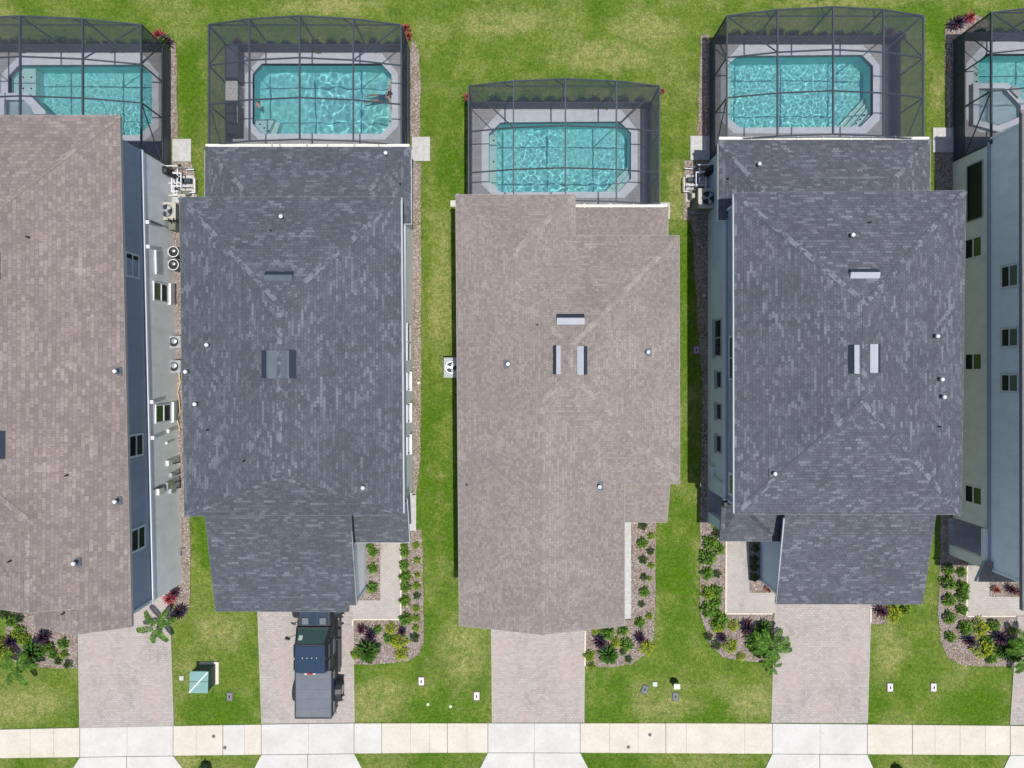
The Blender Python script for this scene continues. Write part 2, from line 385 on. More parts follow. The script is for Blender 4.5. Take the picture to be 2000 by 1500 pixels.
def copy_thing(src, loc, rz=0, scale=1, label=None, group=None):
    r = src.copy(); COL.objects.link(r); r.location = loc; r.rotation_euler = (0, 0, rz); r.scale = (scale,) * 3
    if label: r['label'] = label
    if group: r['group'] = group
    for ch in src.children:
        c = ch.copy(); COL.objects.link(c); c.parent = r
        for g_ in ch.children:
            d = g_.copy(); COL.objects.link(d); d.parent = c
    return r

# ------------------------------------------------------------------ ground, paving
gm = MB(); gm.poly([(-160, -160, 0), (160, -160, 0), (160, 160, 0), (-160, 160, 0)])
# the lawn is cut out where the pools sink into it
POOLS = {   # water outline in ground pixels
 'a': [(38,128),(275,127),(298,148),(298,240),(275,264),(68,264),(68,196),(18,196),(18,150)],
 'b': [(512,125),(745,125),(765,147),(765,240),(745,262),(512,262),(494,242),(494,145)],
 'c': [(978,240),(1210,238),(1232,260),(1232,350),(1208,375),(978,376),(955,354),(955,262)],
 'd': [(1440,110),(1682,108),(1704,130),(1704,224),(1680,248),(1445,250),(1421,230),(1421,128)],
 'e': [(1925,106),(2160,106),(2182,128),(2182,226),(2160,248),(1990,248),(1990,172),(1900,172),(1900,130)]}
CAGES = {   # left, right, back, house side (ground pixels), purlin rows, labels
 'a': (-57, 334, 103, 331, (174, 243)), 'b': (455, 801, 103, 321, (176, 246)), 'c': (922, 1265, 213, 428, (295, 369)),
 'd': (1386, 1739, 87, 312, (162, 234)), 'e': (1861, 2206, 81, 318, (154, 222))}
DECKZ = .05
def sheet(name, pts, z, mat, kind='structure', lift=.03, **k):
    m = MB(); m.prism([G(u, v) for u, v in pts], z - lift, z)
    o = build(name, m, mat); o['kind'] = kind
    return o
def ring_mesh(outer, inner, z, thick):
    """flat ring between two outlines with sides"""
    bm = bmesh.new(); loops = []
    for pts in (outer, inner):
        vs_ = [bm.verts.new((*p[:2], z)) for p in pts]; loops.append([bm.edges.new((vs_[i], vs_[(i + 1) % len(vs_)])) for i in range(len(vs_))])
    bmesh.ops.triangle_fill(bm, edges=loops[0] + loops[1], use_beauty=True, normal=(0, 0, 1))
    m = MB(); bm.verts.index_update(); m.add([v.co.copy() for v in bm.verts], [tuple(v.index for v in f.verts) for f in bm.faces]); bm.free()
    for pts in (outer, inner):
        n = len(pts); m.add([(p[0], p[1], z) for p in pts] + [(p[0], p[1], z - thick) for p in pts], [(i, (i + 1) % n, n + (i + 1) % n, n + i) for i in range(n)])
    return m
# lawn with a hole for every pool cage
bm = bmesh.new(); E_ = []
def loop(pts):
    vs_ = [bm.verts.new((*p[:2], 0)) for p in pts]; return [bm.edges.new((vs_[i], vs_[(i + 1) % len(vs_)])) for i in range(len(vs_))]
E_ += loop([(-160, -160), (160, -160), (160, 160), (-160, 160)])
for k, (x0, x1, y0, y1, _) in CAGES.items(): E_ += loop([G(x0 + 4, y0 + 4), G(x1 - 4, y0 + 4), G(x1 - 4, y1 - 4), G(x0 + 4, y1 - 4)])
bmesh.ops.triangle_fill(bm, edges=E_, use_beauty=True, normal=(0, 0, 1)); bm.verts.index_update()
gm = MB(); gm.add([v.co.copy() for v in bm.verts], [tuple(v.index for v in f.verts) for f in bm.faces]); bm.free()
tag(build('lawn', gm, 'lawn'), kind='structure')

# sidewalk slabs between joints
JX = [-220, -120, -30, 60, 106, 157, 249, 339, 384, 436, 478, 511, 603, 692, 746, 802, 839, 874, 912, 953, 1044, 1133, 1190, 1246, 1300, 1340, 1454, 1508, 1601, 1693, 1781, 1825, 1874, 1923, 1972, 2070, 2180, 2260]
def ytop(x): return 1412 + max(0, (700 - x)) ** 1.25 * .0034 + max(0, x - 1400) ** 1.2 * .0024
def ybot(x): return 1469 + max(0, (900 - x)) ** 1.25 * .0022 + max(0, x - 1100) ** 1.1 * .0028
m = MB(); STRONG = (157, 339, 436, 511, 692, 746, 874, 953, 1133, 1300, 1508, 1693, 1781, 1972)
for a, b in zip(JX, JX[1:]):
    drive = any(x0 - 3 <= a and b <= x1 + 3 for x0, x1 in ((157, 339), (511, 746), (953, 1133), (1508, 1693)))
    m.cur = 1 if drive or a == 436 else 0
    g_ = .7
    g_ = .8 if a in STRONG else .25; g2_ = .8 if b in STRONG else .25
    m.prism([G(a + g_, ytop(a)), G(b - g2_, ytop(b)), G(b - g2_, ybot(b)), G(a + g_, ybot(a))], -.02, .045 + R.random() * .003)
m.cur = 2; m.prism([G(-220, ytop(-220) + 1)] + [G(x, ytop(x) + 1) for x in JX[1:]] + [G(x, ybot(x) - 1) for x in JX[::-1]], -.02, .028)
tag(build('sidewalk', m, ['concrete_beige', 'concrete_white', 'joint']), kind='structure')
m = MB()
for x0, x1, e0, e1 in ((157, 339, 128, 376), (511, 692, 484, 720), (953, 1133, 925, 1162), (1508, 1693, 1483, 1716), (1972, 2160, 1948, 2190)):
    xm = (x0 + x1) / 2
    for a, b, c_, d in ((x0, xm - .6, e0, xm - .6), (xm + .6, x1, xm + .6, e1)):
        m.prism([G(a, ybot(a) + 1.2), G(b, ybot(b) + 1.2), G(d, 1525), G(c_, 1525)], -.02, .04)
tag(build('driveway_apron', m, 'concrete_white'), kind='structure')
m = MB(); m.prism([G(-1500, 1526), G(3500, 1526), G(3500, 1536), G(-1500, 1536)], -.05, .12); tag(build('kerb', m, 'concrete_white'), kind='structure')
m = MB(); m.prism([G(-1500, 1536), G(3500, 1536), G(3500, 1800), G(-1500, 1800)], -.05, .012); tag(build('road', m, 'asphalt'), kind='structure')

DRIVES = [[(152,1128),(330,1128),(339,1417),(157,1421)], [(502,1128),(689,1128),(692,1411),(512,1413)], [(959,1120),(1143,1120),(1140,1411),(962,1411)],
          [(1516,1110),(1702,1110),(1693,1412),(1507,1411)], [(1987,1203),(2190,1203),(2180,1416),(1973,1415)]]
m = MB(); e = MB()
for d in DRIVES:
    m.prism([G(*p) for p in d], -.02, .032)
    for (a, b) in ((d[0], d[3]), (d[1], d[2])): e.beam(G(*a, .026), G(*b, .026), .06, .03)
tag(build('driveway', m, 'drive_paver'), kind='structure'); tag(build('driveway_edging', e, 'walk_paver'), kind='structure')
WALKS = [[(743,1030),(782,1030),(782,1209),(690.5,1209),(690.5,1172),(743,1172)], [(1419,1030),(1463,1030),(1463,1157),(1514.5,1157),(1514,1197),(1418,1197)],
         [(1889,1050),(1932,1050),(1932,1165),(2100,1165),(2100,1202),(1889,1202)]]
m = MB(); e = MB()
for i, d in enumerate(WALKS): m.prism([G(*p) for p in d], -.02, .036)
for a, b in (((783,1032),(783,1209)),((783,1209),(691,1209)),((1418,1045),(1417,1198)),((1417,1198),(1508,1198)),((1888,1105),(1887,1203)),((1887,1203),(1983,1203)),
             ((805.5,965),(812,965)),((689,1209),(689,1222)),((1700,1185),(1700,1215)),((1143,1232),(1142,1300))): e.beam(G(*a, .03), G(*b, .03), .07, .06)
tag(build('front_path', m, 'walk_paver'), kind='structure'); tag(build('path_edging', e, 'edging'), kind='structure')
m = MB(); m.prism([G(1175,1010), G(1232.5,1010), G(1232.5,1208), G(1175,1208)], -.02, .04); tag(build('side_path', m, 'concrete_grey'), kind='structure')
# pool decks and copings
for k, (x0, x1, y0, y1, _) in CAGES.items():
    P_ = POOLS[k]; cx = sum(p[0] for p in P_) / len(P_); cy = sum(p[1] for p in P_) / len(P_)
    ys = [p[1] for p in P_]; xs = [p[0] for p in P_]
    L, Rr, T_, B_ = min(xs) - 14, max(xs) + 13, y0 + 2, max(ys) + 11
    outer = [(L, T_ + 42), (L + 38, T_), (Rr - 32, T_), (Rr, T_ + 40), (Rr, B_ - 26), (Rr - 26, B_), (L + 26, B_), (L, B_ - 26)]
    outer = [(max(p[0], x0 + 2), p[1]) for p in outer]
    build('deck', ring_mesh([G(x0 - .5, y0 - .5), G(x1 + .5, y0 - .5), G(x1 + .5, y1 + .5), G(x0 - .5, y1 + .5)], [G(*p) for p in outer], DECKZ, .25), 'deck_paver').name = 'pool_deck'
    bpy.data.objects['pool_deck' if 'pool_deck' in bpy.data.objects and k == 'a' else [o.name for o in COL.objects if o.name.startswith('pool_deck')][-1]]['kind'] = 'structure'
    POOLS[k] = (P_, outer)

# small concrete pads beside the cages
for nm, pts, lab in (('concrete_pad', [(338,272),(374,272),(374,316),(338,316)], 'light concrete pad at the pool cage door right of the leftmost house'),
                ('concrete_pad', [(805,268),(840,268),(840,315),(805,315)], 'pale concrete pad on the lawn edge right of the fully visible left dark-roofed house'),
                ('concrete_pad', [(1348,266),(1387,266),(1387,313),(1348,313)], 'concrete pad half in shade at the left side right of centre'),
                ('concrete_pad', [(1821,250),(1861,250),(1861,298),(1821,298)], 'concrete pad fully in shade beside the rightmost pool cage'),
                ('concrete_pad', [(880,392),(930,392),(930,404),(880,404)], 'small white concrete pad at the back left corner of the middle house in the middle'),
                ('concrete_pad', [(1250,396),(1308,396),(1308,428),(1250,428)], 'narrow concrete pad at the back right corner of the middle house in the middle'),
                ('porch_slab', [(806,962),(813,962),(813,1036),(790,1036),(790,962)], 'narrow concrete porch slab on the right side left of centre')):
    m = MB(); m.prism([G(*p) for p in pts], -.02, .06); o = build(nm, m, 'concrete_white' if 'white' in lab else 'concrete_grey' , org=G(*pts[0]))
    tag(o, lab, 'concrete pad')

# mulch beds
BEDS = [
 [(8,1150),(150,1150),(152,1306),(60,1302),(28,1292),(14,1250)], [(338,316),(374,316),(382,345),(386,380),(386,420),(371,1010),(372,1100),(371,1185),(362,1204),(341,1204),(340,1146),(352,1138),(337,335)],
 [(334.6,70),(344,90),(348,270),(334.6,270)], [(801.6,70),(818,100),(822,180),(819,267),(802,267)], [(806,316),(822,318),(823,700),(821,900),(812,965),(807,965)],
 [(716,1040),(743,1040),(743,1171.5),(697,1171.5),(700,1150)], [(783.5,1030),(824,1035),(827,1150),(827,1255),(818,1278),(795,1291),(740,1297),(690.5,1297),(690.5,1210),(783.5,1210)],
 [(1233,1000),(1281,1000),(1279,1200),(1275,1270),(1232,1297),(1190,1303),(1143,1303),(1143.5,1210),(1233,1210)],
 [(1366,1016),(1383,1016),(1400,1045),(1418,1050),(1418,1198),(1511,1198),(1509,1292),(1460,1291),(1412,1284),(1385,1255),(1368,1200)],
 [(1463.5,1040),(1484,1040),(1484,1131),(1517,1131),(1517,1156.5),(1463.5,1156.5)], [(1700.5,1150),(1736,1150),(1738,1200),(1730,1218),(1698.5,1219)],
 [(1836,1070),(1856,1082),(1888,1090),(1888,1203),(1985,1203),(1982,1300),(1940,1302),(1885,1300),(1852,1286),(1836,1250),(1832,1180)],
 [(1932.5,1120),(2010,1120),(2010,1164.5),(1932.5,1164.5)], [(1368,68),(1385.4,68),(1385.4,265),(1362,265),(1366,150)], [(1335,314),(1348,313),(1382,313),(1382,1016),(1366,1010),(1372,760),(1350,430),(1335,430)],
 [(1845,60),(1852,40),(1905,28),(1940,48),(1940,80),(1860.4,80),(1860.4,249),(1849,249),(1846,160)], [(1824,298),(1860,298),(1858,1080),(1836,1070),(1840,700)]]
bedm = MB()
BED_W = [[G(*p) for p in b] for b in BEDS]
for b in BED_W:
    n = len(b); pts = []      # uneven outline
    for i in range(n):
        a, c = b[i], b[(i + 1) % n]; L = (c - a).length; k = max(1, int(L / .35))
        nrm = Vector((-(c - a).y, (c - a).x, 0)).normalized()
        for j in range(k):
            p = a.lerp(c, j / k)
            if j: p = p + nrm * R.uniform(-.035, .035)
            pts.append(p)
    bedm.prism(pts, -.02, .022)
tag(build('mulch', bedm, 'mulch'), kind='structure')
def inside(p, poly):
    r = False; n = len(poly)
    for i in range(n):
        a, b = poly[i], poly[(i + 1) % n]
        if (a[1] > p[1]) != (b[1] > p[1]) and p[0] < (b[0] - a[0]) * (p[1] - a[1]) / (b[1] - a[1]) + a[0]: r = not r
    return r
chips = MB()
for b in BED_W:
    xs = [p.x for p in b]; ys = [p.y for p in b]; A = (max(xs) - min(xs)) * (max(ys) - min(ys))
    for _ in range(int(A * 130)):
        x, y = R.uniform(min(xs), max(xs)), R.uniform(min(ys), max(ys))
        if not inside((x, y), b): continue
        chips.cur = R.choice((0, 0, 1, 2, 2, 3, 3)); L = R.uniform(.03, .09); W = R.uniform(.012, .03); a = R.uniform(0, 6.3); t = Vector((math.cos(a), math.sin(a), R.uniform(-.3, .3))) * L / 2; q = Vector((-math.sin(a), math.cos(a), R.uniform(-.4, .4))) * W / 2
        c = Vector((x, y, R.uniform(.03, .06))); chips.add([c - t - q, c + t - q, c + t + q, c - t + q], [(0, 1, 2, 3)])
tag(build('mulch_chips', chips, ['chip_0', 'chip_1', 'chip_2', 'chip_3']), 'brown and grey wood chips scattered over the planting beds', 'wood chips', kind='stuff')

# blades of grass standing out of the turf, ragged along every edge
def bbp(P): return (min(p[0] for p in P), max(p[0] for p in P), min(p[1] for p in P), max(p[1] for p in P), P)
HARD = [bbp(d) for d in DRIVES + WALKS + BEDS + [[(x0 - 3, y0 - 3), (x1 + 3, y0 - 3), (x1 + 3, y1), (x0 - 3, y1)] for x0, x1, y0, y1, _ in CAGES.values()] +
        [[(-40, 325), (350, 325), (356, 1150), (-40, 1150)], [(455, 320), (812, 315), (812, 1036), (716, 1150), (455, 1150)], [(917, 430), (1262, 430), (1262, 905), (1232, 1208), (917, 1135)], [(1380, 310), (1740, 310), (1740, 1132), (1480, 1132), (1380, 1018)], [(1855, 318), (2200, 318), (2200, 1100), (1855, 1085)]]]
rb = random.Random(5); gv_ = []; gf_ = []
def soft(u, v): return not any(b[0] < u < b[1] and b[2] < v < b[3] and inside((u, v), b[4]) for b in HARD)
def blade(u, v, k=1.0):
    c = G(u, v); a = rb.uniform(0, 6.283); L = rb.uniform(.03, .075) * k; w_ = rb.uniform(.006, .014); lean = rb.uniform(.4, 1.1)
    t = Vector((math.cos(a), math.sin(a), 0)); q = Vector((-t.y, t.x, 0)) * w_; n0 = len(gv_)
    gv_.extend((c - q, c + q, c + t * L * lean + Vector((0, 0, L * .8 + .01)))); gf_.append((n0, n0 + 1, n0 + 2))
k = 0
while k < 60000:
    u, v = rb.uniform(-30, 2030), rb.uniform(-30, 1523)
    if (ytop(u) - 1 < v < ybot(u) + 1) or not soft(u, v): k += .3; continue
    if v > 1470 and any(e0 - 2 < u < e1 + 2 for e0, e1 in ((128, 376), (484, 720), (925, 1162), (1483, 1716), (1948, 2190))): continue
    blade(u, v); k += 1
def edge(a, b, side, dens=26):
    """ragged tufts leaning over a pavement edge"""
    n_ = int(math.dist(a, b) * PX * dens)
    for _ in range(n_):
        t_ = rb.random(); u = a[0] + (b[0] - a[0]) * t_ + side[0] * abs(rb.gauss(0, 1.3)); v = a[1] + (b[1] - a[1]) * t_ + side[1] * abs(rb.gauss(0, 1.3)); blade(u, v, 1.15)
for d in DRIVES: edge(d[0], d[3], (-1, 0)); edge(d[1], d[2], (1, 0))
for x0, x1 in ((-40, 157), (339, 511), (692, 953), (1133, 1508), (1693, 1972)):
    edge((x0, ytop(x0) + .4), (x1, ytop(x1) + .4), (0, -.6)); edge((x0, ybot(x0)), (x1, ybot(x1)), (0, 1))
for b in BEDS:
    for i in range(len(b)):
        p, q = b[i], b[(i + 1) % len(b)]; mx_, my_ = (p[0] + q[0]) / 2, (p[1] + q[1]) / 2; L_ = math.dist(p, q) or 1; nx_, ny_ = (q[1] - p[1]) / L_, -(q[0] - p[0]) / L_
        for sg in (1, -1):
            if soft(mx_ + nx_ * 5 * sg, my_ + ny_ * 5 * sg): edge(p, q, (nx_ * sg, ny_ * sg), 22); edge(p, q, (-nx_ * sg * .7, -ny_ * sg * .7), 8)
gm = MB(); gm.v = gv_; gm.f = gf_; gm.mi = [0] * len(gf_)
tag(build('grass_blades', gm, 'grass_blade'), 'short green and straw-coloured grass blades standing in the lawns', 'grass', kind='stuff')

# ------------------------------------------------------------------ houses
FASC = {}
def roof_mesh(faces, th=.16):
    """faces: polygons of (u, v, h) as the photo shows them; returns top MB, soffit and boundary edges"""
    top = MB(); idx = {}; vs_ = []; fs = []
    for f in faces:
        r = []
        for p in f:
            if p not in idx: idx[p] = len(vs_); vs_.append(Q(*p))
            r.append(idx[p])
        a = sum(vs_[r[i]].x * vs_[r[(i + 1) % len(r)]].y - vs_[r[(i + 1) % len(r)]].x * vs_[r[i]].y for i in range(len(r)))
        fs.append(tuple(r if a > 0 else r[::-1]))
    cnt = {}
    for f in fs:
        for i in range(len(f)):
            k = (f[i], f[(i + 1) % len(f)]); cnt[k] = 1
    bnd = [k for k in cnt if (k[1], k[0]) not in cnt]
    n = len(vs_); top.add(vs_ + [v - Vector((0, 0, th)) for v in vs_], fs + [tuple(i + n for i in f[::-1]) for f in fs] + [(b, a, a + n, b + n) for a, b in bnd])
    inner = [(vs_[a], vs_[b]) for (a, b) in cnt if (b, a) in cnt and a < b]
    return top, [(vs_[a], vs_[b]) for a, b in bnd], inner, (vs_, fs)
def add_roof(root, faces, mat, fmat, name='roof', caps=True):
    top, bnd, inner, raw = roof_mesh(faces)
    ro = build(name, top, mat, root, uv=True)
    fa = MB()
    for a, b in bnd:
        d = (b - a).normalized(); out = Vector((d.y, -d.x, 0)) * .006
        fa.beam(a + out - Vector((0, 0, .1)), b + out - Vector((0, 0, .1)), .02, .17)
    build('fascia', fa, fmat, ro)
    if caps:
        for a, b in inner:
            cp = MB()
            # ridge or hip? only where the joint is convex
            mid = (a + b) / 2; d = (b - a); L = d.length
            if L < .4: continue
            side = Vector((d.y, -d.x, 0)).normalized() * .25
            bv = BVHTree.FromPolygons(raw[0], raw[1]); h = []
            for sgn in (1, -1):
                hit = bv.ray_cast(mid + side * sgn + Vector((0, 0, 5)), Vector((0, 0, -1)))
                if hit[0]: h.append(hit[0].z)
            if len(h) < 2 or (h[0] + h[1]) / 2 > mid.z - .01: continue
            drop = (mid.z - min(h)) / .25 * .11
            k = int(L / .2); dn = d.normalized(); sn = side.normalized()
            for i in range(k):
                p0 = a + dn * (i * .2); p1 = a + dn * (i * .2 + .215); z = Vector((0, 0, .012)); z1 = Vector((0, 0, .026)); wv = sn * .11; dz = Vector((0, 0, -drop))
                cp.add([p0 + z - wv + dz, p0 + z, p0 + z + wv + dz, p1 + z1 + wv + dz, p1 + z1, p1 + z1 - wv + dz], [(0, 1, 4, 5), (1, 2, 3, 4)])
            if cp.f: build('ridge_cap', cp, mat + '_cap', ro)
    return ro, BVHTree.FromPolygons(*raw)
def cast(bvh, u, v):
    d = (Q(u, v, 0) - Vector((0, 0, H))).normalized(); hit = bvh.ray_cast(Vector((0, 0, H)), d)
    return hit[0], hit[1]
def pipe_vent(root, bvh, u, v, small=False):
    p, n = cast(bvh, u, v)
    if p is None: print('MISS', u, v); return
    m = MB()
    if small:
        m.cyl(p - Vector((0, 0, .05)), p + Vector((0, 0, .22)), .035, n=10); build('vent_pipe', m, 'black_plastic', root); return
    m.cyl(p - Vector((0, 0, .1)), p + Vector((0, 0, .18)), .075, n=12); m.ring(p, .11, .125, .0, .05); o = build('vent_pipe', m, 'dark_metal', root)
    c = MB(); c.cyl(p + Vector((0, 0, .19)), p + Vector((0, 0, .26)), .085, .08, n=14); c.ball(p + Vector((0, 0, .26)), .08, .45, 14, 4, half=True); build('cap', c, 'pipe_white', o)
    k = MB(); k.box(p + Vector((0, 0, .0)), (.34, .36, .03), bev=.01); build('flashing', k, 'vent_slate', o)
def box_vent(root, bvh, u0, v0, u1, v1, side, mat):
    """off-ridge vent seen in the photo between the corners; side = the down-slope direction it opens to"""
    cs = [cast(bvh, u, v)[0] for u, v in ((u0, v0), (u1, v0), (u1, v1), (u0, v1))]
    if any(c is None for c in cs): print('MISS box', u0, v0); return
    x0, x1 = cs[0].x, cs[1].x; y0, y1 = cs[2].y, cs[0].y
    pr = [(0, .03), (.5, .17), (.6, .17), (1.0, .02)]
    m = MB(); n = MB()
    def pt(t, s_, dz):
        if side == 'N': x, y = x0 + (x1 - x0) * s_, y0 + (y1 - y0) * t
        elif side == 'E': x, y = x0 + (x1 - x0) * t, y0 + (y1 - y0) * s_
        else: x, y = x1 + (x0 - x1) * t, y0 + (y1 - y0) * s_
        hit = bvh.ray_cast(Vector((x, y, 20)), Vector((0, 0, -1))); return Vector((x, y, (hit[0].z if hit[0] else 6) + dz))
    for (t0, z0), (t1, z1), mm in ((pr[0], pr[1], m), (pr[1], pr[2], m), (pr[2], pr[3], n)):
        q = [pt(t0, 0, z0), pt(t1, 0, z1), pt(t1, 1, z1), pt(t0, 1, z0)]; b = [pt(t0, 0, -.02), pt(t1, 0, -.02), pt(t1, 1, -.02), pt(t0, 1, -.02)]
        mm.add(q + b, [(0, 1, 2, 3), (0, 4, 5, 1), (2, 6, 7, 3), (1, 5, 6, 2), (3, 7, 4, 0)])
    o = build('roof_vent', m, mat, root); build('louvre', n, 'vent_dark', o)
def wall(root, pts, z0, z1, mat, name='wall'):
    m = MB(); m.prism([G(*p) for p in pts], z0, z1); return build(name, m, mat, root)
def side_window(root, X, sgn, rect, frame='trim_white', panes=('window_dark', 'window_dark'), split='y', fw=.07, sill=False):
    """window on a wall x = X (ground px); rect = the photo rectangle it covers; sgn = +1 wall faces right"""
    u0, v0, u1, v1 = rect; za, zb = sorted(H * (1 - (X - NU) / (u - NU)) for u in (u0, u1)); k = (H - (za + zb) / 2) / H
    ya, yb = sorted(((NV - v) * k * PX) for v in (v0, v1)); x = (X - NU) * PX
    m = MB()
    for (ca, cb, da, db) in (((ya + yb) / 2, za + fw / 2, yb - ya, fw), ((ya + yb) / 2, zb - fw / 2, yb - ya, fw), (ya + fw / 2, (za + zb) / 2, fw, zb - za - 2 * fw), (yb - fw / 2, (za + zb) / 2, fw, zb - za - 2 * fw)):
        m.box((x + sgn * .015, ca, cb), (.06, da, db))
    if split == 'y': m.box((x + sgn * .025, (ya + yb) / 2, (za + zb) / 2), (.06, .05, zb - za - 2 * fw))
    elif split == 'z': m.box((x + sgn * .025, (ya + yb) / 2, (za + zb) / 2), (.06, yb - ya - 2 * fw, .05))
    o = build('window', m, frame, root)
    if sill:
        s_ = MB(); s_.box((x + sgn * .06, (ya + yb) / 2, za - .04), (.16, yb - ya + .1, .07)); build('sill', s_, frame, o)
    if split == 'y': halves = [(ya + fw, (ya + yb) / 2 - .025, za + fw, zb - fw), ((ya + yb) / 2 + .025, yb - fw, za + fw, zb - fw)]
    elif split == 'z': halves = [(ya + fw, yb - fw, za + fw, (za + zb) / 2 - .025), (ya + fw, yb - fw, (za + zb) / 2 + .025, zb - fw)]
    else: halves = [(ya + fw, yb - fw, za + fw, zb - fw)]
    for (a, b, c, d), mt in zip(halves, panes):
        g_ = MB(); g_.box((x + sgn * .012, (a + b) / 2, (c + d) / 2), (.02, b - a, d - c)); build('pane', g_, mt, o)
def garage(root, u0, u1, v, z=2.2):
    x0, x1, y = G(u0, v).x, G(u1, v).x, G(u0, v).y - .03
    m = MB(); m.box(((x0 + x1) / 2, y, z / 2), (x1 - x0, .06, z)); o = build('garage_door', m, 'garage_door', root)
    s_ = MB()
    for i in range(1, 4): s_.box(((x0 + x1) / 2, y - .034, z * i / 4), (x1 - x0 - .02, .012, .03))
    build('panel_joint', s_, 'trim_grey', o)
def gutter(root, u0, u1, v, h, ticks, mat='gutter_cream', tm='trim_white'):
    a, b = Q(u0, v, h), Q(u1, v, h); m = MB(); m.box(((a.x + b.x) / 2, a.y, h - .04), (b.x - a.x, .14, .13), bev=.03); o = build('gutter', m, mat, root)
    for t in ticks:
        p = Q(t, v, h); k = MB(); k.box((p.x, p.y, h + .035), (.07, .17, .03)); build('bracket', k, tm, o)
def downspout(root, top, bot, sgn=1, mat='trim_white'):
    pass
EH = 5.0   # eave height of the two-storey parts

# -- house 1 (leftmost)
h1 = thing('house', 'leftmost two-storey house with mauve-tan shingles, slate-blue upper wall and light grey lower wall', 'house', G(150, 700), 'houses in the row')
f = [[(233,225,EH),(256,1225,EH),(146,1240,5.65),(146,1189,5.65),(52,1197,6.05),(53,1014,6.0),(-40,941,6.4),(-40,434,6.4)],
     [(146,1240,5.65),(146,1189,5.65),(66,1178,EH),(66,1223,EH)], [(-215,225,EH),(233,225,EH),(-40,434,6.4)],
     [(-215,225,EH),(-40,434,6.4),(-40,941,6.4),(-215,1153,EH)], [(-215,1153,EH),(-80,1172,EH),(53,1014,6.0),(-40,941,6.4)], [(53,1014,6.0),(-80,1172,EH),(-80,1180,EH),(52,1197,6.05)]]
r1, b1 = add_roof(h1, f, 'mauve_shingle', 'fascia_tan')
wall(h1, [(337,331),(356,1138),(210,1138),(210,1095),(-20,1095),(-20,331)], 0, 2.74, 'wall_grey', 'ground_floor_wall')
wall(h1, [(334,329),(353.5,1136),(212,1136),(212,1093),(-20,1093),(-20,329)], 2.74, EH - .1, 'wall_slate', 'upper_floor_wall')
m = MB(); m.beam(G(337,331,2.76), G(356.3,1138,2.76), .07, .13); m.beam(G(337.5,330,2.76), G(20,330,2.76), .1, .15); m.beam(G(357,1139,2.76), G(212,1139,2.76), .1, .15); build('floor_trim', m, 'trim_white', h1)
m = MB(); m.beam(G(354.5,1136,2.82), G(354.5,1136,EH - .12), .12, .12); build('corner_trim', m, 'trim_white', h1)
for rc in ((243,494,271,543),(250,847,279,893),(254,1029,283,1076)): side_window(h1, {494: 338, 847: 347, 1029: 351}[rc[1]], 1, rc, panes=('window_dark', 'window_dark'), split='z', fw=.09)
for rc in ((299,552,328,590),(303,789,334,825)): side_window(h1, {552: 343, 789: 349}[rc[1]], 1, rc, panes=('window_dark', 'window_green'), split='z', sill=True)
for u, v in ((230,725),(230,978),(150,1098)): pipe_vent(h1, b1, u, v)
for u, v in ((58,464),(133,928),(22,1095),(126,1197)): pipe_vent(h1, b1, u, v, True)
box_vent(h1, b1, -14, 842, 11, 896, 'E', 'vent_light'); box_vent(h1, b1, -20, 492, 1, 546, 'E', 'vent_slate')
# small fixtures on the sunny side wall
def on_wall1(v, z, proud=.0):
    x0 = 337 + (v - 331) * 19.5 / 807; return Vector(((x0 - NU) * PX + proud, (NV - v) * PX, z))
for v, z in ((434,2.62),(482,2.62),(785,2.62),(855,2.62)):
    vg = NV + (v - NV) * (H - z) / H; m = MB(); m.box(on_wall1(vg, z, .09), (.16, .17, .14), bev=.02); build('vent_hood', m, 'trim_white', h1)
def downpipe(root, v, z1, mat='dark_metal'):
    p = on_wall1(v, 0, .07); m = MB(); m.cyl(p, p + Vector((0, 0, z1)), .035, n=10); build('downpipe', m, mat, root)
m = MB(); m.cyl(on_wall1(452, 1.2, .06), on_wall1(452, 2.7, .06), .03, n=8); build('conduit', m, 'dark_metal', h1)
m = MB(); m.box(on_wall1(535, 1.75, .05), (.1, .12, 1.0)); m2 = MB(); m2.beam(on_wall1(502, 1.9, .05), on_wall1(546, 1.9, .05), .08, .1); build('conduit', m2, 'trim_white', h1)
for v, z, d, mt in ((898,1.15,(.14,.26,.42),'pipe_white'),(948,.95,(.16,.42,.5),'trim_grey'),(946,2.0,(.12,.3,.5),'pipe_white'),(940,1.2,(.16,.35,.6),'steel'),(922,.9,(.14,.2,.35),'trim_grey'),(838,1.1,(.12,.18,.2),'pipe_white'),(860,1.3,(.1,.12,.12),'pipe_white')):
    m = MB(); m.box(on_wall1(v, z, d[0] / 2), d, bev=.02); build('meter_box', m, mt, h1)
for v, z0, z1 in ((938,.1,2.6),(902,.1,1.0),(924,.1,.8),(950,.1,.7)):
    m = MB(); m.cyl(on_wall1(v, z0, .05), on_wall1(v, z1, .05), .03, n=8); build('conduit', m, 'dark_metal', h1)
garage(h1, 222, 348, 1138)

